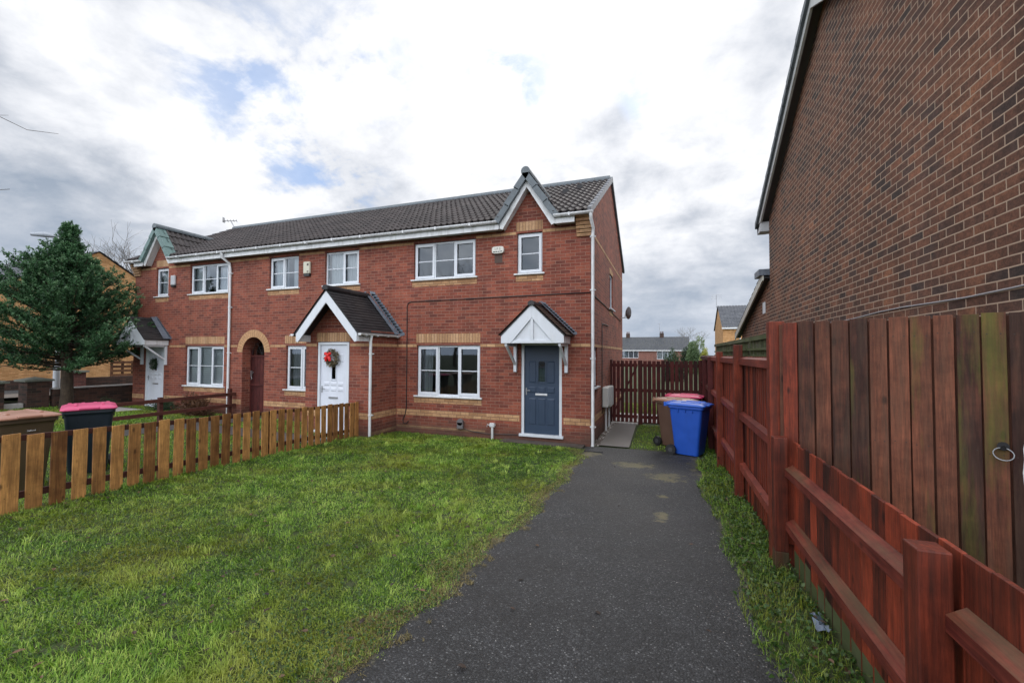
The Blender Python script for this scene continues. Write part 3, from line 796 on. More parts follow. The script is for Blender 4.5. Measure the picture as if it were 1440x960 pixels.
# side windows of the end house
def side_window(root, x, y0, y1, z0, z1):
    m = MB()
    for a, b, c, d in ((y0, y0+.05, z0, z1), (y1-.05, y1, z0, z1), (y0+.05, y1-.05, z0, z0+.05), (y0+.05, y1-.05, z1-.05, z1)):
        m.box(x-.085, x-.04, a, b, c, d)
    w = m.build('window', M['upvc'], root)
    m = MB(); m.face([(x-.06, y0+.04, z0+.04), (x-.06, y1-.04, z0+.04), (x-.06, y1-.04, z1-.04), (x-.06, y0+.04, z1-.04)]); m.build('glass', M['glass'], w)
    m = MB(); m.box(x-.06, x+.07, y0-.06, y1+.06, z0-.03, z0); m.build('sill', M['upvc'], w)
side_window(hA, 0, .12, .96, 1.26, 2.22); side_window(hA, 0, 3.3, 4.1, 3.36, 4.40)
m = MB(); m.box(.0, .004, 3.26, 4.14, 3.18, 3.32); m.box(.0, .004, 3.26, 4.14, 4.40, 4.55); m.build('side_sill_course', M['buff'], sA)
# alarm box with its lettering
al = MB(); al.smooth = False
n = 20; xc, zc, hw, hh = -2.18, 4.47, .15, .085; pr = []
for i in range(n):
    a = 2*PI*i/n; c, s = math.cos(a), math.sin(a); pr.append((xc+hw*math.copysign(abs(c)**.45, c), zc+hh*math.copysign(abs(s)**.55, s)))
al.prism([(x, -.065, z) for x, z in pr], (0, .063, 0))
alo = al.build('alarm_box', plain('cream_alarm_case', (.62,.60,.54), .4, .05, 4), hA, bevel=.01)
al = MB(); al.box(xc-.1, xc+.1, -.003, .01, 4.17, 4.37); al.build('alarm_mark', plain('bare_mark', (.085,.055,.045), .9, .2, 9), alo)
def text_obj(name, body, size, loc, rot, mat, parent, ext=.002):
    cu = bpy.data.curves.new(name, 'FONT'); cu.body = body; cu.size = size; cu.extrude = ext; cu.align_x = 'CENTER'; cu.align_y = 'CENTER'
    to = bpy.data.objects.new(name, cu); COL.objects.link(to)
    dg = bpy.context.evaluated_depsgraph_get(); me = bpy.data.meshes.new_from_object(to.evaluated_get(dg))
    bpy.data.objects.remove(to); me.materials.clear(); me.materials.append(mat)
    o = bpy.data.objects.new(name, me); COL.objects.link(o); o.parent = parent; o.location = Vector(loc)-origin_of(parent) if parent else loc; o.rotation_euler = rot
    return o
text_obj('alarm_lettering', 'I F S', .085, (xc, -.067, zc+.02), (PI/2, 0, 0), plain('grey_print', (.20,.20,.17), .5), alo)
t = MB(); t.box(xc-.115, xc-.06, -.068, -.064, zc-.056, zc-.033); t.box(xc-.05, xc-.005, -.068, -.064, zc-.054, zc-.032); t.box(xc+.01, xc+.045, -.068, -.064, zc-.052, zc-.032); t.box(xc+.055, xc+.115, -.068, -.064, zc-.05, zc-.03)
t.build('alarm_number_strip', plain('dark_green_print', (.02,.045,.04), .5), alo)
# black cable
c = MB(); c.tube([(-4.62,-.02,.30), (-4.66,-.05,.24), (-4.74,-.05,.24), (-4.78,-.03,.32), (-4.73,-.012,.45), (-4.69,-.012,.62), (-4.69,-.012,2.0), (-4.70,-.012,3.22), (-4.67,-.012,3.30), (-4.58,-.012,3.335), (-3.0,-.012,3.345), (-1.5,-.012,3.36), (.012,-.012,3.37), (.014,.3,3.36), (.012,3,3.3), (.012,6.3,3.2)], .011, 6)
c.build('wall_cable', M['black'], hA)
c = MB(); c.tube([(.014, 1.68, .5), (.014, 1.68, 2.75), (.014, 1.75, 2.8), (.014, 3.0, 2.82)], .010, 6); c.build('side_cable', M['black'], hA)
# meter boxes with pipes, satellite dish
for y0, y1, z0, z1 in ((1.72, 2.30, .66, 1.16), (2.36, 2.92, .60, 1.14)):
    b = MB(); b.box(.002, .15, y0, y1, z0, z1); bo = b.build('meter_box', plain('cream_meter_box', (.55,.55,.52), .4, .05, 5), hA, bevel=.012)
    b = MB(); b.box(.151, .158, y0+.03, y1-.03, z0+.03, z1-.03); b.build('meter_door', M['gutterw'], bo)
    b = MB(); b.tube([(.06, (y0+y1)/2, z0), (.06, (y0+y1)/2, -.05)], .028, 8); b.build('meter_pipe', M['gutterw'], bo)
d = MB(); V = []; R = .21
for j in range(6):
    for i in range(20):
        r = R*j/5; V.append((r*math.cos(i*PI/10), .10*(r/R)**2, r*math.sin(i*PI/10)*1.1))
F = [(j*20+i, j*20+(i+1) % 20, (j+1)*20+(i+1) % 20, (j+1)*20+i) for j in range(5) for i in range(20)]
V = [(.17+.55*x+.80*y, REAR-.35-.80*x+.5*y, 3.53+z) for x, y, z in V]; d.smooth = True; d.mesh(V, F); d.smooth = False
do = d.build('satellite_dish', plain('grey_dish', (.18,.19,.20), .5, .05), hA)
d = MB(); d.tube([(.0, REAR-.4, 3.35), (.13, REAR-.4, 3.35), (.15, REAR-.38, 3.5)], .018, 6); d.tube([(.16, REAR-.4, 3.33), (.33, REAR-.62, 3.45)], .01, 6); d.build('dish_arm', M['steel'], do)
# downpipe on the right corner
downpipe(hA, [(.055, -.29, 5.04), (.06, -.29, 4.93), (.07, -.06, 4.78), (.06, -.045, 4.66), (.055, -.045, .10), (.055, -.075, .02)], .035,
         clips=[(.055, -.045, 4.6), (.055, -.045, 3.42), (.055, -.045, 1.92), (.055, -.045, .44)])
# small vent cowl and outside tap near the ground
v = MB(); v.box(-3.22, -3.06, -.075, -.004, .20, .36); v.tube([(-3.14, -.075, .36), (-3.14, -.004, .36)], .08, 12); v.build('vent_cowl', plain('grey_vent', (.13,.12,.125), .6, .1), hA, bevel=.01)
v = MB(); v.box(-2.36, -2.24, -.075, -.004, .30, .385); v.box(-2.325, -2.275, -.055, -.004, .0, .30); v.tube([(-2.34, -.08, .33), (-2.40, -.1, .36), (-2.42, -.08, .30)], .01, 6); v.tube([(-2.26, -.08, .35), (-2.20, -.1, .36)], .01, 6); v.build('tap_box', M['gutterw'], hA)
v = MB(); v.tube([(-3.1, -.02, .215), (-2.8, -.02, .15), (-2.4, -.02, .12), (-1.6, -.02, .155)], .008, 5); v.build('low_cable', M['black'], hA)
for x, y in ((-.72, 2.62), (-1.02, 2.15)):   # roof vents
    zz = EAVE_Z+(y-EAVE_Y)*PITCH; v = MB(); v.hexa([(x-.09, y-.14, zz-.07), (x+.09, y-.14, zz-.07), (x+.09, y+.14, zz+.09), (x-.09, y+.14, zz+.09), (x-.07, y-.15, zz+.05), (x+.07, y-.15, zz+.05), (x+.08, y+.1, zz+.12), (x-.08, y+.1, zz+.12)]); v.build('roof_vent', M['slate'], hA)
canopy(-1.13, 'white gabled canopy with brown tiles over the blue front door')

OXL = -15.72
hL, wL, sL = end_house('end_terrace_house', 'red brick end house with a white front door at the left end of the row', -1, OXL, 4.82,
    dict(gf=[('blind', -4.36, -2.68)], ff=[('net', -4.45, -3.9), ('net', -3.4, -2.82)], sw=[('net', -1.66, -1.14)], door='whitedoor'))
canopy(OXL+1.13, 'white gabled canopy with black tiles beside the conifer, over the left white door', rm='slate')
bpy.data.objects['roof.001'].name = 'roof' if 'roof' not in bpy.data.objects else 'roof.001'
v = MB(); v.box(-13.80, -13.60, -.07, -.004, 4.22, 4.54); vo = v.build('alarm_box', plain('grey_alarm_case', (.45,.46,.48), .45, .05), hL, bevel=.02)
v = MB(); v.box(-13.79, -13.61, -.06, -.006, 4.16, 4.215); v.build('alarm_lamp', M['black'], vo)
# aerial at the left end of the ridge
a = MB(); a.tube([(-15.6, 3.5, 7.2), (-15.85, 3.45, 7.62)], .020, 6); a.tube([(-16.0, 3.3, 7.58), (-15.7, 3.6, 7.64)], .016, 5)
for k in range(5):
    t_ = k/4; p = Vector((-16.0, 3.3, 7.58)).lerp(Vector((-15.7, 3.6, 7.64)), t_); a.tube([tuple(p+Vector((-.14, .13, -.0))), tuple(p-Vector((-.14, .13, 0)))], .010, 5)
a.mesh([(-16.0, 3.2, 7.5), (-16.08, 3.36, 7.5), (-16.08, 3.36, 7.72), (-16.0, 3.2, 7.72)], [(0,1,2,3)])
a.build('aerial', M['steel'], hL)

# ---- middle house
XM0, XM1 = OXL+4.82, -W1
hM = thing('mid_terrace_house', ((XM0+XM1)/2, 0, 0), 'red brick middle house of the row with brick porch and arched passage gate', 'house', 'terraced houses of one row')
H = [(-9.50, -8.37, 3.86, 4.82), (-7.41, -6.25, 3.86, 4.82), (-8.78, -7.62, .94, 2.22), (-10.53, -9.63, -.4, 2.03, 'arch'), (-10.78, -9.38, 2.03, 2.75, 'arch')]
m = MB(); wall_y(m, XM0, XM1, -.4, 4.96, H)
ac, ar, azc = -10.08, .45, 2.03; n = 20
outer = lambda t: (max(-10.78, min(-9.38, ac+1.2*math.cos(t))), min(2.75, azc+1.2*math.sin(t)))
cor = math.atan2(.72, .70)
ts = sorted({PI*i/n for i in range(n+1)} | {cor, PI-cor})
def otp(t):
    c, s = math.cos(t), math.sin(t); k = min(.70/abs(c) if abs(c) > 1e-6 else 9, .72/s if s > 1e-6 else 9); return (ac+c*k, azc+s*k)
for t0, t1 in zip(ts[:-1], ts[1:]):
    a0 = (ac+ar*math.cos(t0), azc+ar*math.sin(t0)); a1 = (ac+ar*math.cos(t1), azc+ar*math.sin(t1)); b0, b1 = otp(t0), otp(t1)
    m.face([(a0[0], 0, a0[1]), (a1[0], 0, a1[1]), (b1[0], 0, b1[1]), (b0[0], 0, b0[1])][::-1])
    m.face([(a0[0], 0, a0[1]), (a0[0], .5, a0[1]), (a1[0], .5, a1[1]), (a1[0], 0, a1[1])])
for x in (ac-ar, ac+ar): m.face([(x, 0, -.4), (x, .5, -.4), (x, .5, 2.03), (x, 0, 2.03)])
wM = m.build('front_wall', M['brick'], hM)
m = MB(); m.face([(XM1, REAR, -.4), (XM0, REAR, -.4), (XM0, REAR, 5.1), (XM1, REAR, 5.1)]); m.build('rear_wall', M['brick'], hM)
interior(hM, -9.3, XM1)
ps = MB(); ps.box(-10.75, -10.60, .51, 4, -.3, 2.6); ps.box(-9.55, -9.4, .51, 4, -.3, 2.6); ps.box(-10.75, -9.4, 4.0, 4.1, -.3, 2.6); ps.box(-10.6, -9.55, .51, 4, 2.55, 2.62); ps.build('passage', M['darkbrick'], hM)
r = MB()   # arch of buff bricks on edge
nb = 21
for k in range(nb):
    t0 = PI*k/nb+.008; t1 = PI*(k+1)/nb-.008; r.tone = random.random()
    P4 = [(ac+R_*math.cos(t), R_*math.sin(t)+azc) for R_, t in ((.452, t0), (.67, t0), (.67, t1), (.452, t1))]
    r.prism([(x, -.006, z) for x, z in P4][::-1], (0, .05, 0))
nb_ = plain('buff_arch_brick', (.45,.26,.13), .85, .3, 14, bump=.003)
r.build('arch_ring', nb_, wM)
e = .0035
band(wM, [(XM0, -10.55, -e, .01, .45, .60), (-9.61, -6.97, -e, .01, .45, .60), (XM0, -10.76, -e, .01, 2.175, 2.25), (-9.40, -8.80, -e, .01, 2.175, 2.25),
          (XM0, -9.52, -e, .01, 4.80, 4.875), (-8.35, -7.43, -e, .01, 4.80, 4.875), (-6.23, XM1, -e, .01, 4.80, 4.875),
          (-9.54, -8.34, -e, .01, 3.71, 3.855), (-7.45, -6.2, -e, .01, 3.71, 3.855), (-8.82, -7.6, -e, .01, .79, .935)])
lintel(wM, -8.83, -7.6, 2.285, 2.51)
window(hM, -9.50, -8.37, 3.86, 4.82, [(1, 1), (1, 0)], .06, inside=[('net', -9.45, -8.95), ('net', -8.75, -8.4)])
window(hM, -7.41, -6.25, 3.86, 4.82, [(1.1, 0), (1, 1)], .06, inside=[('net', -7.36, -6.85), ('net', -6.8, -6.3)])
window(hM, -8.78, -7.62, .94, 2.22, [(1, 1), (1, 1)], .06, inside=[('grey', -8.72, -8.45), ('net', -8.4, -7.9)])
main_roof(hM, XM0, XM1); fascia(hM, XM0, XM1); gutter_y(hM, XM0, XM1, -.29, 5.085)
downpipe(hM, [(-11.12, -.29, 5.03), (-11.12, -.29, 4.90), (-11.08, -.06, 4.76), (-11.06, -.05, 4.60), (-11.05, -.05, .12)], .036, clips=[(-11.055, -.05, 4.45), (-11.055, -.05, 3.4), (-11.055, -.05, 2.0)])
v = MB(); v.box(-8.13, -7.90, -.075, -.004, 4.26, 4.60); vo = v.build('alarm_box', plain('cream_alarm_case', (.55,.53,.42), .45, .05), hM, bevel=.02)
v = MB(); v.box(-8.12, -7.91, -.065, -.006, 4.19, 4.255); v.build('alarm_lamp', M['black'], vo)
v = MB(); v.box(-7.99, -7.93, -.079, -.076, 4.48, 4.54); v.box(-7.99, -7.93, -.079, -.076, 4.30, 4.33); v.build('alarm_mark', plain('dark_dot', (.06,.04,.03), .5), vo)
# passage gate
gt = MB(); k = 0; x = -10.50
while x < -9.68:
    gt.tone = random.uniform(.3, .7); gt.box(x, x+.112, .30, .325, .16, 1.93); x += .118; k += 1
gate = thing('passage_gate', (-10.08, .3, .12), 'dark red boarded gate closing the arched passage between two houses', 'gate')
gt.build('boards', M['red_gate'], gate)
g = MB(); g.box(-10.5, -9.66, .27, .298, 1.0, 1.06); g.box(-10.5, -9.66, .27, .298, 1.88, 1.94); g.box(-10.53, -10.5, .27, .36, .1, 2.1); g.box(-9.66, -9.63, .27, .36, .1, 2.1); g.build('gate_rail', M['red_gate'], gate)
g = MB()
for R_ in (.40, .24):
    g.tube([(-10.08+R_*math.cos(PI*i/12), .30, 1.96+R_*math.sin(PI*i/12)) for i in range(13)], .008, 5)
for i in range(1, 6): g.tube([(-10.08, .30, 1.96), (-10.08+.4*math.cos(PI*i/6), .30, 1.96+.4*math.sin(PI*i/6))], .006, 5)
g.build('ironwork', M['black'], gate)
g = MB(); g.tube([(-10.46, .26, 1.33), (-10.36, .24, 1.42)], .014, 6); g.box(-10.49, -10.43, .24, .268, 1.28, 1.46); g.tube([(-10.44, .24, 1.27), (-10.40, .23, 1.22), (-10.44, .23, 1.19)], .012, 6); g.build('latch', M['steel'], gate)

# porch of the middle house
PX0, PX1, PY = -6.97, -5.0, -1.04
m = MB()
hole = [(-6.60, -5.62, .06, 2.29)]
wall_y(m, PX0, PX1, -.4, 2.42, hole, PY, .1)
for x, r_ in ((PX0, 1), (PX1, -1)):
    m.face([(x, PY, -.4), (x, 0, -.4), (x, 0, 2.55), (x, PY, 2.55)][::-r_])
m.face([(PX0, PY, 2.42), (PX1, PY, 2.42), ((PX0+PX1)/2+.03, PY, 3.44)])
m.face([(PX0, PY, 2.42), (PX1, PY, 2.42), (PX1, 0, 2.42), (PX0, 0, 2.42)])
pw = m.build('porch', M['brick'], hM)
B = [(PX0, -6.62, PY-e, PY+.01, .45, .60), (-5.60, PX1, PY-e, PY+.01, .45, .60), (PX0, -6.62, PY-e, PY+.01, 2.175, 2.25), (-5.60, PX1, PY-e, PY+.01, 2.175, 2.25),
     (PX1, PX1+e, PY, 0, .45, .60), (PX1, PX1+e, PY, 0, 2.175, 2.25), (PX1, PX1+e, PY, 0, .08, .15)]
band(pw, B); lintel(pw, -6.62, -5.60, 2.295, 2.515, y=PY)
door(hM, -6.58, -5.63, .08, 2.28, PY+.03, M['whitedoor'], style='white', handle_side=-1)
PC = -5.93; r = MB(); hw_, ze_, zr_ = .97, 2.46, 3.53
for s in (-1, 1):
    P0 = (PC+s*hw_, -.004 if s > 0 else -1.52, ze_); U = (0,-1,0) if s > 0 else (0,1,0)
    tiled(r, P0, U, (-s*hw_, 0, zr_-ze_), 1.516, math.hypot(hw_, zr_-ze_), course=.098, amp=0, step=.016)
pr_ = r.build('porch_roof', M['slate'], hM)
m = MB()
for s in (-1, 1):
    m.hexa([(PC, -1.50, zr_-.06), (PC+s*hw_, -1.50, ze_-.05), (PC+s*hw_, -.004, ze_-.05), (PC, -.004, zr_-.06), (PC, -1.50, zr_-.01), (PC+s*hw_, -1.50, ze_-.01), (PC+s*hw_, -.004, ze_-.01), (PC, -.004, zr_-.01)])
m.build('roof_deck', M['black'], pr_)
ridge_tiles(pr_, (PC, -1.54, zr_+.0), (PC, -.02, zr_+.0), .085, 'slate', .38)
l = MB(); lead_steps(l, ((PC+hw_+.06, ze_), (PC+.05, zr_+.08)), .15, 16, y=-.008); lead_steps(l, ((PC-hw_-.06, ze_), (PC-.05, zr_+.08)), .15, 16, y=-.008)
for s in (-1, 1): l.mesh([(PC+s*(hw_+.0), -.15, ze_+.04), (PC+s*(hw_+.02), -.006, ze_+.04), (PC+s*.03, -.006, zr_+.07), (PC+s*.03, -.13, zr_+.05)], [(0,1,2,3)])
l.build('flashing', M['lead'], pr_)
b = MB(); bw_ = .90
for s in (-1, 1):
    pts = [(PC, -1.50, zr_-.03), (PC+s*bw_, -1.50, ze_+.01), (PC+s*bw_, -1.50, 2.29), (PC+s*(bw_-.06), -1.50, 2.27), (PC, -1.50, zr_-.33)]
    if s > 0: pts = pts[::-1]
    b.prism(pts, (0, .025, 0))
b.build('bargeboard', M['upvc'], hM, bevel=.004)
b = MB()
for s in (-1, 1): b.box(PC+s*(bw_-.0), PC+s*(bw_+.02), -1.47, -.02, 2.29, 2.45)
b.box(PX0, PX0-.10, -1.47, -.01, 2.43, 2.445);
b.build('porch_fascia', M['gutterw'], hM)
def gutter_x(root, y0, y1, x, z, r=.05):
    m = MB(); n = 8; V = []
    for y in (y0, y1):
        for i in range(n+1): a = PI+PI*i/n; V.append((x+r*math.cos(a), y, z+r*math.sin(a)))
    k = n+1; F = [(i, k+i, k+i+1, i+1) for i in range(n)]; F += [tuple(range(k)), tuple(range(k, 2*k))]
    m.smooth = False; m.mesh(V, F)
    y = y0+.2
    while y < y1: m.box(x-.055, x+.055, y-.015, y+.015, z-r-.006, z-r+.01); y += .4
    return m.build('porch_gutter', M['gutterw'], root)
gutter_x(hM, -1.52, -.01, PC+hw_+.03, 2.47); gutter_x(hM, -1.52, -.01, PC-hw_-.03, 2.47)
downpipe(hM, [(-4.93, -1.10, 2.43), (-4.955, -1.10, 2.30), (-4.955, -1.10, .0)], .033, clips=[(-4.955, -1.10, 2.0), (-4.955, -1.10, .57)])
b = MB(); b.tube([(-7.0, -1.2, 2.48), (-7.02, -1.2, 2.35)], .03, 6); b.build('gutter_outlet', M['gutterw'], hM)

# wreaths
def wreath(loc, R, mat, label, seed, bow=None):
    t = thing('wreath', loc, label, 'wreath'); rg = np.random.default_rng(seed); m = MB()
    for i in range(520):
        a = rg.uniform(0, 2*PI); rr = R*(.66+.26*rg.uniform(-1, 1)); y = -rg.uniform(.0, .055); m.tone = rg.uniform(0, 1)
        c = Vector((rr*math.cos(a), y-.02, rr*math.sin(a))); d = Vector(rg.normal(size=3)); d.y *= .5; d.normalize(); d = (d+Vector((-math.sin(a), 0, math.cos(a)))*.8).normalized()
        n_ = d.cross(Vector((0, 1, .2))).normalized()*.012; L = .05
        m.mesh([tuple(c-n_*.4), tuple(c+n_+d*L*.5), tuple(c+d*L), tuple(c-n_+d*L*.5)], [(0,1,2,3)])
    m.build('foliage', mat, t, local=True)
    if bow:
        b = MB()
        for s in (-1, 1):
            for (x0, z0, x1, z1) in ((0, 0, s*.09, .06), (0, 0, s*.06, -.13)):
                b.tube([(x0+bow[0], -.08, z0+bow[1]), ((x0+x1)/2+bow[0]+s*.02, -.10, (z0+z1)/2+bow[1]+.02), (x1+bow[0], -.085, z1+bow[1])], [.015, .045, .03], 8)
        b.tube([(bow[0], -.08, bow[1]+.03), (bow[0], -.12, bow[1]), (bow[0], -.08, bow[1]-.03)], .035, 8)
        b.build('bow', plain('red_ribbon', (.62,.012,.010), .5, .1), t, local=True)
    return t
wreath((-6.12, PY+.0, 1.90), .235, leaf_mat('dried_wreath', (.03,.03,.015), (.10,.08,.04), (.26,.2,.12)), 'dried wreath with a red bow hanging on the porch door', 3, bow=(-.07, .05))
wreath((OXL+1.10, .03, 1.62), .20, M['darkleaf'], 'dark green wreath hanging on the left white door', 4)

# ---------------------------------------------------------------- neighbour house on the right
RX = 3.64; RY1 = 1.02
nb = thing('neighbour_house', (RX+3, -2.5, 0), 'dark brown brick gable wall rising behind the boarded side gate', 'house')
RIY, RIZ, REZ = RY1-3.54, 7.27, 4.97
sl = .5617
m = MB()
top = lambda y: REZ+.30*0+ (RY1-y)*sl+.0 if y > RIY else REZ+(RY1-RIY)*sl-(RIY-y)*sl
m.face([(RX, RY1, -.4), (RX, RIY-3.54, -.4), (RX, RIY-3.54, top(RIY-3.54)), (RX, RIY, top(RIY)), (RX, RY1, top(RY1))][::-1])
m.face([(RX, RY1, -.4), (RX, RY1, top(RY1)), (RX+7, RY1, top(RY1)), (RX+7, RY1, -.4)][::-1])
m.face([(RX, RIY-3.54, -.4), (RX+7, RIY-3.54, -.4), (RX+7, RIY-3.54, top(RY1)), (RX, RIY-3.54, top(RY1))])
m.build('gable_wall', M['multi'], nb)
r = MB(); zt = top(RIY)+.13
def rp(y): return top(y)+.10
y0, y1, yR = RIY-3.54-.3, RY1+.30, RIY
for a, b in ((y1, yR), (y0, yR)):
    s = 1 if a > b else -1
    za, zb = top(a if abs(a) < 50 else a)+.08, top(b)+.08
    P0 = (RX-.17, a, za) if s < 0 else (RX+7.2, a, za); U = (1,0,0) if s < 0 else (-1,0,0)
    tiled(r, P0, U, (0, b-a, zb-za), 7.37, math.hypot(b-a, zb-za), spp=5)
ro = r.build('roof', M['tile'], nb)
b = MB(); x0, x1 = RX-.17, RX-.135
for a, c in ((y1, yR), (y0, yR)):
    for q in ((x0, x1, -.13, .05),):
        b.hexa([(q[0], a, top(a)+q[2]), (q[1], a, top(a)+q[2]), (q[1], c, top(c)+q[2]), (q[0], c, top(c)+q[2]), (q[0], a, top(a)+q[3]), (q[1], a, top(a)+q[3]), (q[1], c, top(c)+q[3]), (q[0], c, top(c)+q[3])])
b.build('bargeboard', plain('grey_white_barge', (.55,.56,.55), .5, .1, 5, dirt=.4, dirtcol=(.25,.25,.22)), nb)
b = MB()
for a, c in ((y1, yR), (y0, yR)):
    b.hexa([(x1, a, top(a)-.03), (RX, a, top(a)-.03), (RX, c, top(c)-.03), (x1, c, top(c)-.03), (x1, a, top(a)-.01), (RX, a, top(a)-.01), (RX, c, top(c)-.01), (x1, c, top(c)-.01)])
b.build('verge_soffit', plain('dark_soffit', (.10,.095,.09), .7, .1), nb)
b = MB(); b.box(RX-.17, RX+.0, RY1-.01, RY1+.30, REZ-.30, REZ-.10); b.box(RX, RX+7, RY1+.24, RY1+.27, REZ-.30, REZ-.12); b.box(RX-.16, RX+7, RY1+.005, RY1+.24, REZ-.31, REZ-.29)
b.build('box_end', plain('grey_box_end', (.5,.51,.52), .5, .1), nb)
v = MB(); n = 14
for a, c in ((y1, yR),):
    for k in range(n):
        p = a+(c-a)*k/n; q = a+(c-a)*(k+1)/n+.02*(-1); v.tone = random.random()
        v.hexa([(RX-.215, p, top(p)+.0), (RX-.13, p, top(p)+.0), (RX-.13, q, top(q)+.0), (RX-.215, q, top(q)+.0), (RX-.215, p, top(p)+.13), (RX-.13, p, top(p)+.13), (RX-.13, q, top(q)+.10), (RX-.215, q, top(q)+.10)])
v.build('verge', M['verge'], nb)
b = MB(); b.tube([(RX-.06, RY1+.34, REZ-.02), (RX+7, RY1+.34, REZ-.02)], .055, 8); b.build('gutter', M['gutterw'], nb)
# wall cable
c = MB(); pts = [(RX-.012, RY1-2.3-.45*i, 2.455+.012*math.sin(i*1.2)) for i in range(0, 13)]; c.tube(pts, .0065, 6); c.build('wall_cable', plain('pale_cable', (.34,.33,.34), .5, .05), nb)
# single-storey rear part
ex = thing('lean_to', (RX+1.5, 3, 0), 'low dark brick lean-to with pitched roof behind the neighbour gable', 'outbuilding')
m = MB(); zt0, zt1 = 3.72, 2.66; ey = 4.75
m.face([(RX+.01, RY1, -.4), (RX+.01, RY1, zt0), (RX+.01, ey, zt1), (RX+.01, ey, -.4)]); m.face([(RX+.01, ey, -.4), (RX+.01, ey, zt1), (RX+5, ey, zt1), (RX+5, ey, -.4)])
m.build('wall', M['multi'], ex)
m = MB(); d = (zt1-zt0)/(ey-RY1); A = (RY1, zt0); Bq = (ey+.3, zt1+d*.3)
tiled(m, (RX-.14, Bq[0], Bq[1]+.07), (1,0,0), (0, A[0]-Bq[0], A[1]-Bq[1]), 5.1, math.hypot(A[0]-Bq[0], A[1]-Bq[1]), spp=5); m.build('roof', M['tile'], ex)
m = MB(); m.hexa([(RX-.14, A[0], A[1]-.11), (RX-.11, A[0], A[1]-.11), (RX-.11, Bq[0], Bq[1]-.11), (RX-.14, Bq[0], Bq[1]-.11), (RX-.14, A[0], A[1]+.06), (RX-.11, A[0], A[1]+.06), (RX-.11, Bq[0], Bq[1]+.06), (RX-.14, Bq[0], Bq[1]+.06)])
m.build('bargeboard', plain('cream_barge', (.55,.54,.46), .5, .1), ex)
m = MB(); m.hexa([(RX-.11, A[0], A[1]-.06), (RX+.01, A[0], A[1]-.06), (RX+.01, Bq[0], Bq[1]-.06), (RX-.11, Bq[0], Bq[1]-.06), (RX-.11, A[0], A[1]-.03), (RX+.01, A[0], A[1]-.03), (RX+.01, Bq[0], Bq[1]-.03), (RX-.11, Bq[0], Bq[1]-.03)]); m.build('soffit', M['black'], ex)
m = MB(); m.box(RX-.2, RX+.02, RY1-.02, RY1+.5, A[1]+.0, A[1]+.13); m.build('flashing', M['lead'], ex)
m = MB(); m.box(RX-.01, RX+.008, 1.5, 1.72, 2.95, 3.2); m.build('wall_vent', M['gutterw'], ex)

# ---------------------------------------------------------------- fences and gates
def picket_board(x, y, z0, z1, w, t, dirv, tone, mat, parent, name='picket', alg=0, top_cut=0, nails=(), lean=0):
    """upright board; dirv = unit vector along the fence (2d)"""
    m = MB(); m.tone = tone; m.alg = alg
    dx, dy = dirv; nx, ny = dy, -dx
    p = []
    for z in (z0, z1):
        for a, b in ((-w/2, -t/2), (w/2, -t/2), (w/2, t/2), (-w/2, t/2)):
            zz = z+(top_cut*a/w if z == z1 else 0)
            ll = lean*(z1-z0) if z == z1 else 0
            p.append((x+dx*(a+ll)+nx*b, y+dy*(a+ll)+ny*b, zz))
    m.hexa(p)
    m.mat = 1; m.alg = 0
    for zn in nails:
        for a in (-w*.28, w*.28):
            k = t/2+.0012; ll = lean*(zn-z0); q = []
            for j in range(6):
                u_ = a+.0038*math.cos(j*PI/3)+ll; q.append((x+dx*u_+nx*k, y+dy*u_+ny*k, zn+.0038*math.sin(j*PI/3)))
            m.mesh(q, [tuple(range(6))])
    o = m.build(name, [mat, M['nail']], parent, bevel=.003); return o

# left picket fence
A_ = Vector((-4.655, -7.60)); B_ = Vector((-5.32, -.90)); D_ = (B_-A_); LF = D_.length; D_ = D_/LF
pf = thing('picket_fence', ((A_.x+B_.x)/2, (A_.y+B_.y)/2, .2), 'orange brown picket fence between the two front lawns', 'fence')
s = .02; 
while s < LF-.05:
    p = A_+D_*s; g = .053*-p.y
    picket_board(p.x, p.y, g-.02, g+.80+random.uniform(-.018, .014), .135+random.uniform(-.004, .004), .018, (D_.x, D_.y), random.uniform(.2, .85), M['picket'], pf, nails=(g+.165, g+.755), lean=random.uniform(-.012, .012))
    s += .19+random.uniform(-.006, .006)
for h0, h1 in ((.13, .20), (.725, .785)):
    m = MB(); 
    a = A_+Vector((-.035, 0)); b = B_+Vector((-.035, 0)); m.tone = .1
    m.bar((a.x, a.y, .053*-a.y+(h0+h1)/2), (b.x, b.y, .053*-b.y+(h0+h1)/2), .035, h1-h0); m.build('rail', M['brownrail'], pf)
for s in (.35, 2.15, 3.95, 5.75, 6.45):
    p = A_+D_*s+Vector((-.09, 0)); g = .053*-p.y; m = MB(); m.tone = .2; m.box(p.x-.04, p.x+.04, p.y-.04, p.y+.04, g-.2, g+.78); m.build('post', M['picket'], pf)

# brown two-rail fence by the left houses
rf = thing('rail_fence', (-10.75, -1.5, .2), 'low brown two-rail fence between the left and middle front gardens', 'fence')
for h in (.76, .43):
    m = MB(); m.tone = .5; m.box(-10.79, -10.74, -3.6, .0-.01, h-.045, h+.045); m.build('rail', M['brownrail'], rf)
for y in (-.14, -2.02, -3.55):
    m = MB(); m.tone = .4; m.box(-10.88, -10.79, y-.045, y+.045, -.05, .93 if y > -1 else .84); m.build('post', M['brownrail'], rf)

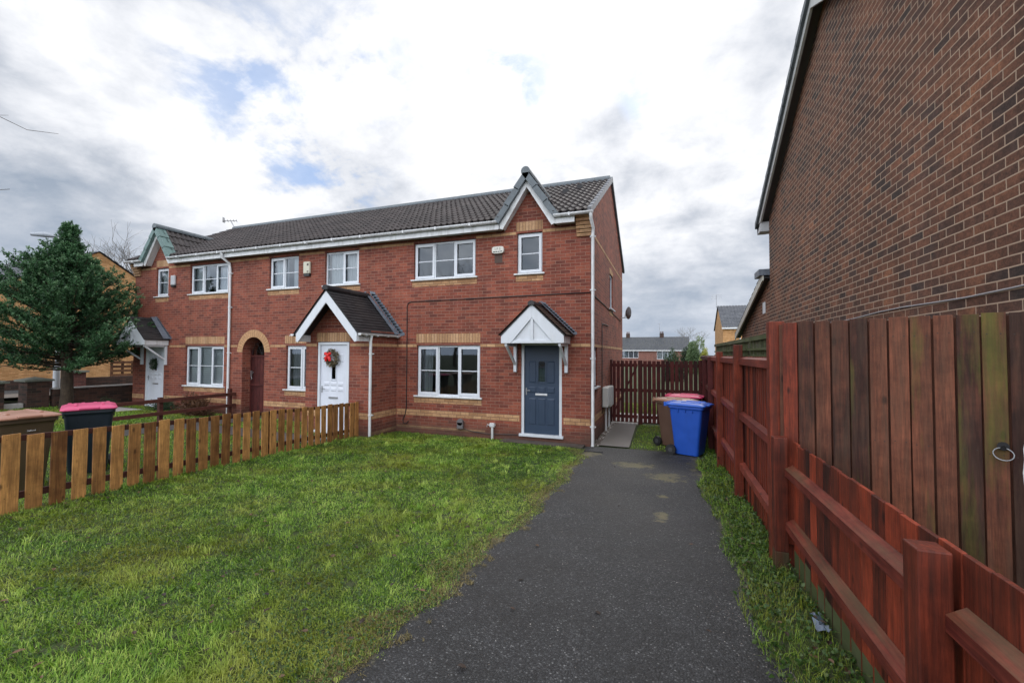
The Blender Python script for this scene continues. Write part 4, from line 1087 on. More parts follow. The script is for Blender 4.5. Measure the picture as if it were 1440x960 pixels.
# tall red fence along the drive
FX = 2.43
tf = thing('tall_fence', (FX, -2, .1), 'tall red stained fence of boards and posts running back along the drive', 'fence')
posts = [(-5.21, 2.30, .112), (-3.22, 2.145, .10), (-1.17, 2.07, .10), (.55, 1.97, .1), (2.0, 1.9, .1), (3.38, 1.86, .1)]
for i, (y, zt, w) in enumerate(posts):
    m = MB(); m.tone = random.uniform(.35, .7); m.alg = .0; g = gzf(FX, y)
    x0 = FX-w/2+.01*(i == 0); 
    m.alg = .35; m.box(x0, x0+w, y-w/2, y+w/2, g-.2, g+.22); m.alg = 0
    m.box(x0, x0+w, y-w/2, y+w/2, g+.22, zt); m.build('post', M['stain'] if i < 3 else M['darkstain'], tf, bevel=.006)
for i in range(5):
    ya, yb = posts[i][0]+.06, posts[i+1][0]-.06; mt = M['stainrail'] if i < 3 else M['brownrail']
    for (z, dz) in ((1.94, 0), (1.255, 0), (.62-.06*i, -.0)):
        if i == 3: continue_ = 0
        m = MB(); m.tone = random.uniform(.3, .7)
        m.alg = .0
        m.hexa([(FX-.0, ya, z-.045), (FX+.055, ya, z-.045), (FX+.055, yb, z-.045), (FX-.0, yb, z-.045), (FX-.0, ya, z+.03), (FX+.055, ya, z+.05), (FX+.055, yb, z+.05), (FX-.0, yb, z+.03)])
        m.build('rail', mt, tf)
    # featheredge boards
    m = MB(); y = ya-.05
    while y < yb+.05:
        m.tone = random.uniform(.15, .95); g = gzf(FX, y)
        m.hexa([(FX+.060, y, g+.02), (FX+.078, y, g+.02), (FX+.072, y+.105, g+.02), (FX+.066, y+.105, g+.02), (FX+.060, y, 2.0), (FX+.078, y, 2.0), (FX+.072, y+.105, 2.0), (FX+.066, y+.105, 2.0)]); y += .098
    m.build('board_panel', M['stain'] if i < 3 else M['darkstain'], tf)
# trellis of the neighbour's fence showing above
tr = thing('trellis', (FX+.13, -2.4, 2.0), 'mossy green trellis strip showing above the tall red fence', 'trellis')
for (ya, yb) in ((-5.12, -3.3), (-3.2, -1.3), (-1.2, .75)):
    m = MB(); m.tone = .5; m.alg = .6
    m.box(FX+.10, FX+.15, ya, yb, 2.185, 2.235); m.build('top_rail', M['oldgreen'], tr)
    m = MB(); m.tone = .4; m.alg = .7; m.box(FX+.10, FX+.135, ya, yb, 2.07, 2.095); m.box(FX+.10, FX+.135, ya, yb, 1.99, 2.015); m.build('lath', M['oldgreen'], tr)
    m = MB(); y = ya
    while y < yb: m.tone = random.random(); m.alg = random.uniform(.4, .9); m.box(FX+.137, FX+.150, y, y+.075, .5, 2.183); y += .09
    m.build('upright_slats', M['oldgreen'], tr)

# low red picket fence towards the camera
lf = thing('low_picket_fence', (FX, -7.6, .3), 'low red stained picket fence in front of the boarded side gate', 'fence')
def gl(y): return .30+.053*max(0, -5.3-y)
for y in (-5.375, -7.46, -9.45):
    m = MB(); m.tone = .35; w = .098; x0 = FX-w/2-.005; g = gl(y)
    zt = 1.36
    m.alg = .62 if y > -6 else .35; m.box(x0, x0+w, y-w/2, y+w/2, g-.35, g+.16); m.alg = 0; m.box(x0, x0+w, y-w/2, y+w/2, g+.16, zt); m.build('post', M['stain'], lf, bevel=.006)
y = -5.50
while y > -9.6:
    zt = 1.335+.018*min(1, max(0, (-5.5-y)/2)) + random.uniform(-.012, .012)
    picket_board(FX+.085, y, gl(y)-.05, zt, .128, .019, (0, 1), random.uniform(.1, .95), M['stain'], lf, alg=random.choice((0, 0, .12, .22)))
    m = MB(); m.alg = .75; m.tone = random.random(); m.box(FX+.0745, FX+.076, y-.06, y+.06, gl(y)-.05, gl(y)+random.uniform(.10, .2)); m.build('stain', M['oldgreen'], lf.children[-1])
    y -= .137
for z in (1.105, .685):
    for a, b in ((-7.41, -5.43), (-9.4, -7.51)):
        m = MB(); m.tone = .3; m.alg = .0
        za, zb = z+.02*(-5.4-a)*.9, z+.02*(-5.4-b)*.9; xi, xo = FX+.018, FX+.074
        m.hexa([(xi, a, za-.042), (xo, a, za-.042), (xo, b, zb-.042), (xi, b, zb-.042), (xi, a, za+.012), (xo, a, za+.046), (xo, b, zb+.046), (xi, b, zb+.012)])
        m.alg = .48; m.tone = .5; m.mesh([(xi, a, za+.014), (xo, a, za+.048), (xo, b, zb+.048), (xi, b, zb+.014)], [(0,1,2,3)])
        m.build('rail', M['stainrail'], lf)

# boarded side gate between fence and neighbour wall
G0 = Vector((2.475, -5.30)); G1 = Vector((3.635, -5.93)); GD = (G1-G0); GL = GD.length; GD = GD/GL; GN = Vector((GD.y, -GD.x))   # GN towards the camera
sg = thing('boarded_gate', (3.05, -5.62, .5), 'tall weathered brown boarded gate with green algae and a ring handle', 'gate')
boards = [(.6, 0), (.25, .27), (.45, .10), (.2, .0), (.15, .36), (.62, .12), (.70, .10), (.62, .34), (.55, .22), (.20, .38), (.50, .44), (.10, .05)]
pitch = GL/len(boards)
for i, (tn, ag) in enumerate(boards):
    w = pitch*(.93 if i % 3 != 2 else .86); c = G0+GD*(pitch*(i+.5))+GN*(.014 if i % 2 else .010)
    o_ = picket_board(c.x, c.y, .50, 2.287+random.uniform(-.006, .004), w, .018, (GD.x, GD.y), tn, M['stain'] if i == 0 else M['gateboard'], sg, 'board', ag, nails=(2.16+random.uniform(-.01, .01), 1.42+random.uniform(-.01, .01)))
for i in range(len(boards)+1):      # the narrower boards behind the gaps
    c = G0+GD*(pitch*i)-GN*.012
    picket_board(c.x, c.y, .50, 2.27, pitch*.5, .016, (GD.x, GD.y), .4, M['gateboard'], sg, 'back_board', 0)
c = G0+GD*.02-GN*.05; picket_board(c.x, c.y, .2, 2.27, .09, .07, (GD.x, GD.y), .4, M['stain'], sg, 'frame_post', 0)
hp = G0+GD*(GL*.895)+GN*.034
m = MB(); R_ = .037; cz_ = 1.425
m.tube([(hp.x+GD.x*R_*1.15*math.cos(2*PI*i/18)+GN.x*.012, hp.y+GD.y*R_*1.15*math.cos(2*PI*i/18)+GN.y*(.012-.008*math.sin(2*PI*i/18)), cz_+R_*math.sin(2*PI*i/18)) for i in range(19)], .0035, 6); m.build('ring_handle', plain('pale_steel_ring', (.30,.31,.32), .35, .1, metal=.6), sg)
m = MB(); m.tube([(hp.x-GN.x*.012, hp.y-GN.y*.012, cz_+.04), (hp.x+GN.x*.016, hp.y+GN.y*.016, cz_+.036)], .013, 8); m.tube([(hp.x-GN.x*.012, hp.y-GN.y*.012, cz_+.045), (hp.x-GN.x*.004, hp.y-GN.y*.004, cz_+.045)], .026, 12); m.build('handle_plate', M['black'], sg)
rp_ = MB(); rp_.tube([(3.560, -6.0, 1.64), (3.545, -6.0, 1.56), (3.530, -6.0, 1.48), (3.533, -6.0, 1.42), (3.525, -6.0, 1.34), (3.530, -6.0, 1.26), (3.555, -6.0, 1.18), (3.580, -6.0, 1.10)], .0045, 6)
tag(rp_.build('rope', plain('white_rope', (.7,.72,.72), .6, .05)), 'white rope hanging at the right edge of the boarded gate', 'rope')

# end fence and see-through gate across the side passage
EY = 3.45
eg = thing('pale_gate', (.4, EY, 0), 'dark red see-through pale gate beside the end house', 'gate')
x = .07
for i in range(6):
    m = MB(); m.tone = random.uniform(.3, .8); m.box(x, x+.085, EY-.02, EY, .06, 1.83+random.uniform(-.01, .01)); m.build('pale', M['darkstain'], eg); x += .118
for z in (1.70, .98, .22):
    m = MB(); m.tone = .4; m.box(.05, .77, EY, EY+.04, z-.045, z+.045); m.build('rail', M['stainx'], eg)
m = MB(); m.tone = .4; m.bar((.08, EY+.02, .28), (.74, EY+.02, 1.65), .04, .09, (0,1,0)); m.build('brace', M['darkstain'], eg)
m = MB(); m.box(.02, .78, EY-.05, EY+.06, -.02, .045); m.build('gate_step', M['palestone'], eg)
m = MB(); m.tone = .3; m.box(.005, .055, EY-.03, EY+.04, 0, 1.86); m.build('hinge_post', M['darkstain'], eg)
ef = thing('pale_fence', (1.6, EY, 0), 'dark red close-boarded pale fence behind the wheelie bins', 'fence')
m = MB(); m.tone = .5; m.box(.785, .905, EY-.03, EY+.06, -.1, 1.84); m.build('post', M['darkstain'], ef)
x = .93
while x < 2.42:
    m = MB(); m.tone = random.uniform(.2, .8); m.alg = .3 if x > 1.9 else 0; m.box(x, x+.098, EY-.02, EY, .06, 1.83+random.uniform(-.012, .012)); m.build('pale', M['darkstain'], ef); x += .121
for z in (1.70, .98, .22):
    m = MB(); m.tone = .4; m.box(.9, 2.45, EY, EY+.04, z-.045, z+.045); m.build('rail', M['stainx'], ef)
# stones along the side wall
m = MB(); rg = random.Random(5)
for i in range(260):
    x, y, r_ = rg.uniform(.02, .17), rg.uniform(.15, 3.3), rg.uniform(.015, .045); m.tone = rg.random()
    a = [Vector((rg.gauss(0, 1), rg.gauss(0, 1), rg.gauss(0, 1))).normalized()*r_ for _ in range(6)]
    pts = [(x+r_*math.cos(k*PI/3)*rg.uniform(.7, 1), y+r_*math.sin(k*PI/3)*rg.uniform(.7, 1), r_*.2) for k in range(6)]+[(x, y, r_*1.0+.01)]
    m.mesh(pts, [(k, (k+1) % 6, 6) for k in range(6)])
sm_ = NT('loose_stones'); sm_.col(sm_.ramp(sm_.attr('tone'), [(0., (.06,.05,.04)), (.6, (.16,.13,.11)), (1., (.5,.46,.42))])); sm_.rough(.8)
stuff(m.build('gravel_strip', sm_.m), 'loose pebbles along the foot of the side wall', 'pebbles')
m = MB()
for i in range(1500):
    x, y, r_ = rg.uniform(2.56, 3.63), rg.uniform(-7.4, -5.5), rg.uniform(.008, .022); m.tone = rg.random(); g = gzf(x, y)
    m.mesh([(x+r_*math.cos(k*PI/2.5), y+r_*math.sin(k*PI/2.5), g) for k in range(5)]+[(x, y, g+r_)], [(k, (k+1) % 5, 5) for k in range(5)])
stuff(m.build('gravel', sm_.m), 'grey gravel at the foot of the boarded gate', 'gravel')

m = MB()
for i in range(5200):
    y = -9.2+9.2*rg.random()**1.6; side = rg.random()
    x = (dleft(y)+abs(rg.gauss(0, .10))) if side < .35 else ((dright(y)-abs(rg.gauss(0, .14))) if side < .75 else rg.uniform(.1, 2.2)); r_ = rg.uniform(.0018, .0062); m.tone = rg.random()**2; g = gzf(x, y)+.006; a = rg.random()*6
    m.mesh([(x+r_*math.cos(a+k*PI/2.5), y+r_*math.sin(a+k*PI/2.5), g) for k in range(5)]+[(x+r_*.2, y, g+r_*.8)], [(k, (k+1) % 5, 5) for k in range(5)])
stuff(m.build('grit', sm_.m), 'loose grit lying on the tarmac drive', 'grit')
# ---------------------------------------------------------------- wheelie bins
def bin_mats(body, lid): return plain(body[0], body[1], .42, .1, 5, dirt=.25, dirtcol=tuple(x*.45+.01 for x in body[1])), plain(lid[0], lid[1], .38, .1, 5, dirt=.3, dirtcol=tuple(x*.5+.03 for x in lid[1]))
def wheelie(loc, rot, bm, lm, label, group='wheelie bins', logo=None, lidopen=0):
    """local: +x = front, -x = back with wheels; 0.58 wide, 0.74 deep, 1.07 high"""
    t = thing('wheelie_bin', (0,0,0), label, 'wheelie bin', group)
    def ring(hx0, hx1, hy, z, r=.05, n=4):
        P = []
        for cx, cy, a0 in ((hx1-r, hy-r, 0), (hx0+r, hy-r, 90), (hx0+r, -hy+r, 180), (hx1-r, -hy+r, 270)):
            for i in range(n+1): a = math.radians(a0+90*i/n); P.append((cx+r*math.cos(a), cy+r*math.sin(a), z))
        return P
    R = [ring(-.22, .235, .21, .02), ring(-.225, .245, .215, .10), ring(-.30, .335, .265, .90), ring(-.305, .345, .272, .93), ring(-.32, .37, .29, .935), ring(-.32, .37, .29, .985)]
    n = len(R[0]); V = [p for r_ in R for p in r_]; F = [(j*n+i, j*n+(i+1) % n, (j+1)*n+(i+1) % n, (j+1)*n+i) for j in range(len(R)-1) for i in range(n)]
    F.append(tuple(range(n))[::-1]); m = MB(); m.smooth = False; m.mesh(V, F)
    for y in (-.12, 0, .12): m.box(.24+.05, .33, y-.008, y+.008, .80, .93)      # ribs under the rim
    for s in (-1, 1):
        for x in (-.12, .02, .16): m.box(x-.008, x+.008, s*.262, s*.285, .86, .935)
    body = m.build('body', bm, t, local=True, bevel=.008)
    L = [ring(-.36, .40, .305, .985, .05), ring(-.37, .41, .312, 1.0, .05), ring(-.36, .40, .305, 1.018, .06), ring(-.30, .33, .25, 1.040, .08), ring(-.25, .27, .19, 1.047, .08)]
    V = [p for r_ in L for p in r_]; F = [(j*n+i, j*n+(i+1) % n, (j+1)*n+(i+1) % n, (j+1)*n+i) for j in range(4) for i in range(n)]
    F.append(tuple(range(4*n, 5*n))); F.append(tuple(range(n))[::-1]); m = MB(); m.smooth = False; m.mesh(V, F)
    for y in (-.15, .15): m.box(-.10, .28, y-.02, y+.02, 1.035, 1.062)
    m.box(.36, .43, -.11, .11, 1.0, 1.03)
    lo = m.build('lid', lm, t, local=True, bevel=.01)
    m = MB(); m.tube([(-.40, -.24, 1.0), (-.41, .24, 1.0)], .017, 8)
    for y in (-.22, -.07, .07, .22): m.box(-.42, -.33, y-.02, y+.02, .96, 1.04)
    m.build('handle', lm, t, local=True)
    for s in (-1, 1):
        m = MB(); prof = []
        m.tube([(-.27, s*.235, .10), (-.27, s*.29, .10)], .10, 20)
        w = m.build('wheel', M['black'], t, local=True, bevel=.012)
        m = MB(); m.tube([(-.27, s*.29, .10), (-.27, s*.297, .10)], .045, 14); m.tube([(-.27, s*.23, .10), (-.27, s*.30, .10)], .015, 10); m.build('hub', plain('grey_hub', (.05,.05,.055), .5), w, local=True)
    m = MB(); m.tube([(-.27, -.24, .10), (-.27, .24, .10)], .012, 8); m.build('axle', M['steel'], t, local=True)
    if logo:
        o = text_obj('lettering', logo, .028, (0, 0, 0), (0,0,0), plain('white_print', (.6,.6,.6), .5), body, .0015)
        o.location = (.338, .04, .83); o.rotation_euler = (math.radians(81), 0, math.radians(90))
    t.location = loc; t.rotation_euler = (0, 0, rot)
    return t
bb, bl = bin_mats(('blue_bin', (.010,.075,.42)), ('blue_lid', (.012,.10,.50)))
br, brl = bin_mats(('brown_bin', (.105,.058,.040)), ('brown_lid', (.30,.155,.10)))
bk, pk = bin_mats(('black_bin', (.010,.014,.022)), ('pink_lid', (.62,.035,.13)))
wheelie((1.985, -.02, .015), math.radians(-22), bb, bl, 'bright blue wheelie bin at the end of the drive')
wheelie((1.74, .72, .01), math.radians(-38), br, brl, 'brown wheelie bin half hidden behind the blue bin')
wheelie((1.97, 1.75, .01), math.radians(-8), bk, pk, 'black wheelie bin with pink lid, farthest behind the blue bin')
br2, brl2 = bin_mats(('brown_bin_dirty', (.065,.045,.026)), ('faded_brown_lid', (.34,.17,.115)))
bk2, pk2 = bin_mats(('dark_blue_black_bin', (.008,.016,.026)), ('bright_pink_lid', (.58,.065,.17)))
def bz(x, y): return gzf(x, y)+.005
wheelie((-6.38, -6.34, .185), math.radians(-4), br2, brl2, 'brown wheelie bin with faded brown lid behind the picket fence', logo='Salford')
wheelie((-6.86, -5.36, .165), math.radians(-25), bk2, pk2, 'black wheelie bin with pink lid behind the picket fence')

# ---------------------------------------------------------------- vegetation
def blades(name, xy, H, Wd, tones, mat, theta=None, lean=None, zoff=0, parent=None):
    N = len(xy); x, y = xy[:, 0], xy[:, 1]; z = gz(x, y)+zoff
    th = rng.uniform(0, 2*PI, N) if theta is None else theta
    ln = rng.uniform(.3, 1.2, N) if lean is None else lean
    dx, dy = np.cos(th), np.sin(th); px, py = -dy, dx
    up1 = np.cos(ln*.5)*H*.5; out1 = np.sin(ln*.5)*H*.5; up2 = up1+np.cos(ln*1.3)*H*.5; out2 = out1+np.sin(ln*1.3)*H*.5
    up2 = np.maximum(up2, .006)
    tw = rng.uniform(-.5, .5, N); qx = px*np.cos(tw)+dx*np.sin(tw); qy = py*np.cos(tw)+dy*np.sin(tw)
    V = np.empty((N, 5, 3))
    V[:, 0] = np.stack([x-qx*Wd/2, y-qy*Wd/2, z], -1); V[:, 1] = np.stack([x+qx*Wd/2, y+qy*Wd/2, z], -1)
    V[:, 2] = np.stack([x+dx*out1+qx*Wd*.42, y+dy*out1+qy*Wd*.42, z+up1], -1); V[:, 3] = np.stack([x+dx*out1-qx*Wd*.42, y+dy*out1-qy*Wd*.42, z+up1], -1)
    V[:, 4] = np.stack([x+dx*out2, y+dy*out2, z+up2], -1)
    me = bpy.data.meshes.new(name); me.vertices.add(N*5); me.vertices.foreach_set('co', V.ravel())
    b = (np.arange(N)*5)[:, None]; li = np.concatenate([b+np.array([0,1,2,3]), b+np.array([3,2,4])], 1).ravel()
    me.loops.add(N*7); me.loops.foreach_set('vertex_index', li.astype(np.int32)); me.polygons.add(N*2)
    ls = np.stack([np.arange(N)*7, np.arange(N)*7+4], 1).ravel(); me.polygons.foreach_set('loop_start', ls.astype(np.int32))
    me.update(calc_edges=True); at = me.attributes.new('tone', 'FLOAT', 'FACE'); at.data.foreach_set('value', np.repeat(tones, 2).astype(np.float32))
    me.materials.append(mat); o = bpy.data.objects.new(name, me); COL.objects.link(o)
    if parent: o.parent = parent
    return o
def vnoise(x, y, s, seed=0):
    """cheap smooth value noise"""
    r = np.random.default_rng(seed).uniform(0, 1, (64, 64)); u = x*s+100.3; v = y*s+77.7
    i = np.floor(u).astype(int); j = np.floor(v).astype(int); fu = u-i; fv = v-j; fu = fu*fu*(3-2*fu); fv = fv*fv*(3-2*fv)
    g = lambda a, b: r[a % 64, b % 64]
    return (g(i, j)*(1-fu)+g(i+1, j)*fu)*(1-fv)+(g(i, j+1)*(1-fu)+g(i+1, j+1)*fu)*fv
CAMX, CAMY = 1.58, -9.37
def scatter(N, x0, x1, y0, y1, inside, bias=0):
    out = []; tot = 0
    while tot < N:
        p = np.stack([rng.uniform(x0, x1, N), rng.uniform(y0, y1, N)], -1)
        k = inside(p[:, 0], p[:, 1])
        if bias:
            d = np.hypot(p[:, 0]-CAMX, p[:, 1]-CAMY); k &= rng.uniform(0, 1, N) < np.clip((2.6/np.maximum(d, .1))**bias, .06, 1)
        out.append(p[k]); tot += int(k.sum())
    return np.concatenate(out)[:N]
def dl_np(y): 
    b = .09+.05*np.sin(y*1.1)+.04*np.sin(y*3.7+1)+.025*np.sin(y*9.1); return b-np.where(y > -1.2, .22*np.clip(y+1.2, 0, 1), 0)
def lawn_in(x, y):
    ok = (x > xfence(y)-.12) & (x < dl_np(y)+.05+.05*vnoise(x, y, 9, 3)) & (y < -.04) & (y > -11.5)
    ok &= ~((x < -4.95) & (y > -1.2))
    ok &= ~((x > -1.9) & (y > -.42+.16*vnoise(x, y, 5, 8)))
    ok &= ~((vnoise(x, y, 8, 41)*.5+vnoise(x, y, 19, 42)*.5 > .80) & (y < -2))
    return ok
def lawn(name, N, reg, inside, bias, hs=1., wmin=.0022):
    p = scatter(N, *reg, inside, bias); x, y = p[:, 0], p[:, 1]; n = len(p)
    d = np.hypot(x-CAMX, y-CAMY)
    # pull towards tuft centres so that clumps and gaps appear
    cell = .11; cx = np.floor(x/cell); cy = np.floor(y/cell); h = np.sin(cx*127.1+cy*311.7)*43758.5; hx = h-np.floor(h); h2 = np.sin(cx*269.5+cy*183.3)*43758.5; hy = h2-np.floor(h2)
    pull = .55*vnoise(x, y, 2.1, 5); x = x+((cx+hx)*cell-x)*pull*rng.uniform(0, 1, n); y = y+((cy+hy)*cell-y)*pull*rng.uniform(0, 1, n)
    big = vnoise(x, y, .55, 2)*.6+vnoise(x, y, 1.6, 9)*.4
    edge = np.clip(1-(dl_np(y)-x)/.55, 0, 1)
    H = (.016+.034*rng.uniform(0, 1, n)**1.8+.030*np.clip(vnoise(x, y, 7.5, 51)-.35, 0, 1)+.014*big)*hs*(1-.45*edge)
    th = 2*PI*vnoise(x, y, 1.3, 4)+2.2*(vnoise(x, y, 6, 6)-.5)*2+rng.normal(0, 1.25, n)
    lean = np.clip(rng.normal(1.05, .45, n), .05, 1.75)
    W = np.maximum(wmin+.0034*rng.uniform(0, 1, n), d*.0009)
    tone = np.clip(.44+.55*(big-.5)+rng.normal(0, .27, n)+.35*edge+.30*(hx-.5), 0, 1)
    return blades(name, np.stack([x, y], -1), H, W, tone, M['grass'], th, lean)
stuff(lawn('lawn_grass', 330000, (-5.5, .3, -11.3, 0), lawn_in, 1.05), 'green matted lawn grass in front of the end house', 'grass')
p = scatter(110000, -5.5, .3, -11.3, 0, lawn_in, 1.0); n = len(p); k_ = vnoise(p[:, 0], p[:, 1], 1.6, 31)+.25*vnoise(p[:, 0], p[:, 1], 9, 32) > .52; p = p[k_]; n = len(p)
Dn = rng.normal(size=(n, 3)); Dn[:, 2] = np.abs(Dn[:, 2])*.5; Ln = np.maximum(rng.uniform(.008, .019, n), .0014*np.hypot(p[:, 0]-CAMX, p[:, 1]-CAMY))
p0_ = p
q_ = scatter(520, -5.3, 0, -10.5, -.6, lawn_in, .6); q_ = np.repeat(q_, 26, 0); n_ = len(q_); q_ = q_+rng.normal(0, .018, q_.shape)
stuff(blades('grass_tufts', q_, rng.uniform(.05, .125, n_), np.maximum(.0032, .0010*np.hypot(q_[:, 0]-CAMX, q_[:, 1]-CAMY)), np.clip(np.repeat(rng.uniform(.2, .95, 520), 26)+rng.normal(0, .12, n_), 0, 1), M['grass'], np.repeat(rng.uniform(0, 6.28, 520), 26)+rng.normal(0, .8, n_), rng.uniform(.5, 1.7, n_)), 'longer grass tufts standing in the lawn', 'grass')
def edge_in(x, y): return (x > dl_np(y)-.28*vnoise(x, y, 2.3, 12)-.03) & (x < dl_np(y)+.20*vnoise(x, y, 6, 13)*vnoise(x, y, 17, 14)*1.6) & (y < -.5) & (y > -11)
p = scatter(26000, -.4, .3, -11, -.4, edge_in, .8); n = len(p)
stuff(blades('verge_straw', p, rng.uniform(.012, .05, n), np.full(n, .004), rng.uniform(0, 1, n), M['straw'], lean=rng.uniform(.6, 1.6, n)), 'yellow brown dying grass along the drive edge', 'grass')
left_in = lambda x, y: (x < xfence(y)-.1) & (x > -18) & ~((x < -9.4) & (x > -10.4)) & ~((y > -2.35) & (y < -1.5) & (x > -9.6)) & ~((y > -1.4) & (y < -.55) & (x < -14)) & ~((y > -1.15) & (x > -7.1)) & (y < -.05)
p = scatter(90000, -18, -4.9, -9, 0, left_in, .5); n = len(p); tn = np.clip(.5+rng.normal(0, .16, n)+.4*(vnoise(p[:, 0], p[:, 1], .7, 7)-.5), 0, 1)
stuff(blades('garden_grass', p, rng.uniform(.03, .07, n), np.maximum(.004, np.hypot(p[:, 0]-CAMX, p[:, 1]-CAMY)*.0008), tn, M['grass']), 'bright lawn grass in the left front gardens', 'grass')
back_in = lambda x, y: ((x > .82) & (x < 2.3) & (y > .15) & (y < 3.4)) | ((x > -4) & (x < 4) & (y > 5.7))
p = scatter(34000, -4, 4, .15, 9, back_in); n = len(p)
stuff(blades('passage_grass', p, rng.uniform(.02, .06, n), np.full(n, .008), np.clip(rng.normal(.55, .2, n), 0, 1), M['grass']), 'grass patch beside the concrete path and bins', 'grass')

def leafcloud(name, C, D, L, Wd, tones, mat, parent=None, fold=.25):
    """diamond leaves: centres C (N,3), directions D, lengths L, widths"""
    N = len(C); D = D/np.linalg.norm(D, axis=1)[:, None]; R = rng.normal(size=(N, 3)); S = np.cross(D, R); S /= np.linalg.norm(S, axis=1)[:, None]+1e-9
    Nn = np.cross(D, S); L = np.asarray(L)[:, None]; Wd = np.asarray(Wd)[:, None]
    V = np.empty((N, 4, 3)); V[:, 0] = C; V[:, 1] = C+D*L*.5+S*Wd*.5+Nn*Wd*fold; V[:, 2] = C+D*L; V[:, 3] = C+D*L*.5-S*Wd*.5+Nn*Wd*fold
    me = bpy.data.meshes.new(name); me.vertices.add(N*4); me.vertices.foreach_set('co', V.ravel())
    b = (np.arange(N)*4)[:, None]; li = np.concatenate([b+np.array([0,1,2]), b+np.array([0,2,3])], 1).ravel()
    me.loops.add(N*6); me.loops.foreach_set('vertex_index', li.astype(np.int32)); me.polygons.add(N*2); me.polygons.foreach_set('loop_start', (np.arange(N*2)*3).astype(np.int32))
    me.update(calc_edges=True); at = me.attributes.new('tone', 'FLOAT', 'FACE'); at.data.foreach_set('value', np.repeat(tones, 2).astype(np.float32))
    me.materials.append(mat); o = bpy.data.objects.new(name, me); COL.objects.link(o)
    if parent is not None:
        o.parent = parent; o.location = -origin_of(parent)
    return o
stuff(leafcloud('clover', np.stack([p0_[:, 0], p0_[:, 1], gz(p0_[:, 0], p0_[:, 1])+rng.uniform(.012, .045, len(p0_))], -1), Dn, Ln, Ln*.8, np.clip(rng.normal(.5, .25, len(p0_)), 0, 1), M['weed']), 'small clover leaves among the lawn grass', 'clover')
# weeds at the foot of the right-hand fence
def weed_pts(N, y0=-9.5, y1=3.2):
    y = rng.uniform(y0, y1, N); w = .22+.16*vnoise(y, y*0, 1.6, 21)+.10*vnoise(y, y*0, 5, 22); x = 2.50-rng.uniform(0, 1, N)**1.0*(w+.05)*(np.where(y > -.6, .5, 1)); return x, y
cl = 1700; cx, cy = weed_pts(cl); C = []; Dd = []; Ls = []; T = []
for i in range(cl):
    k = rng.integers(5, 11); hgt = rng.uniform(.015, .09); g = gzf(cx[i], cy[i])
    c = np.stack([cx[i]+rng.normal(0, .03, k), cy[i]+rng.normal(0, .03, k), g+rng.uniform(.004, hgt, k)], -1); C.append(c)
    d = rng.normal(size=(k, 3)); d[:, 2] = np.abs(d[:, 2])*.45; Dd.append(d); Ls.append(rng.uniform(.012, .038, k)); T.append(np.clip(rng.normal(.5, .2)+rng.normal(0, .12, k), 0, 1))
C = np.concatenate(C); Dd = np.concatenate(Dd); Ls = np.concatenate(Ls); T = np.concatenate(T)
stuff(leafcloud('weeds', C, Dd, Ls, Ls*.75, T, M['weed']), 'low leafy weeds at the foot of the red fence', 'weeds')
x, y = weed_pts(16000); n = 16000
stuff(blades('fence_grass', np.stack([x-.03, y], -1), rng.uniform(.03, .14, n)*rng.uniform(.4, 1, n), np.maximum(.003, .0008*np.hypot(x-CAMX, y-CAMY)), np.clip(rng.normal(.45, .22, n), 0, 1), M['grass']), 'straggling grass along the foot of the red fence', 'grass')
# fallen leaves
def leaves_on(name, N, inside, reg, label, seed, zo=.03):
    p = scatter(N, *reg, inside, .5); m = MB(); rg = random.Random(seed)
    for x, y in p:
        a = rg.uniform(0, 2*PI); L = rg.uniform(.016, .055); w = L*rg.uniform(.35, .6); g = gzf(x, y)+zo*rg.uniform(.6, 1.4); m.tone = rg.random()
        c, s = math.cos(a), math.sin(a); pts = []
        for u, v, h in ((-1, 0, 0), (-.3, -1, .25), (.5, -.8, .3), (1, 0, .1), (.5, .8, .35), (-.3, 1, .3), (0, 0, -.05)):
            pts.append((x+c*u*L/2-s*v*w/2, y+s*u*L/2+c*v*w/2, g+h*w*rg.uniform(.3, 1.2)))
        m.mesh(pts, [(0,1,6), (1,2,6), (2,3,6), (3,4,6), (4,5,6), (5,0,6)])
    return stuff(m.build(name, M['deadleaf']), label, 'leaves')
leaves_on('fallen_leaves', 800, lambda x, y: lawn_in(x, y) & (y < -1.5), (-5, 0, -10, -1), 'dark fallen leaves scattered on the lawn', 1, .042)
leaves_on('drive_leaves', 26, lambda x, y: (x > .1) & (x < 2.4), (.1, 2.4, -9, 0), 'small leaves and bits on the drive', 2, .012)
leaves_on('weed_litter', 150, lambda x, y: (x > 2.15) & (x < 2.47), (2.15, 2.47, -9, 0), 'brown dead leaves caught in the weeds by the red fence', 6, .05)
lt = MB(); rg3 = random.Random(9); gg = gzf(2.42, -6.35); P_ = [(2.40+.016*i+rg3.uniform(-.007, .007), -6.36+.030*j+rg3.uniform(-.010, .010), gg+.03+rg3.uniform(0, .045)) for j in range(7) for i in range(5)]
lt.mesh(P_, [(j*5+i, j*5+i+1, j*5+i+6, j*5+i+5) for j in range(6) for i in range(4)])
tag(lt.build('plastic_scrap', plain('pale_blue_plastic', (.12,.15,.20), .35, .2)), 'crumpled pale grey-blue plastic scrap at the foot of the low red fence', 'litter')
st = MB(); st.box(-.02, .36, -.66, -.62, gzf(.2, -.6)+.008, gzf(.2, -.6)+.03); tag(st.build('slat', M['slate'], None), 'short black slat lying on the drive near the house corner', 'slat')

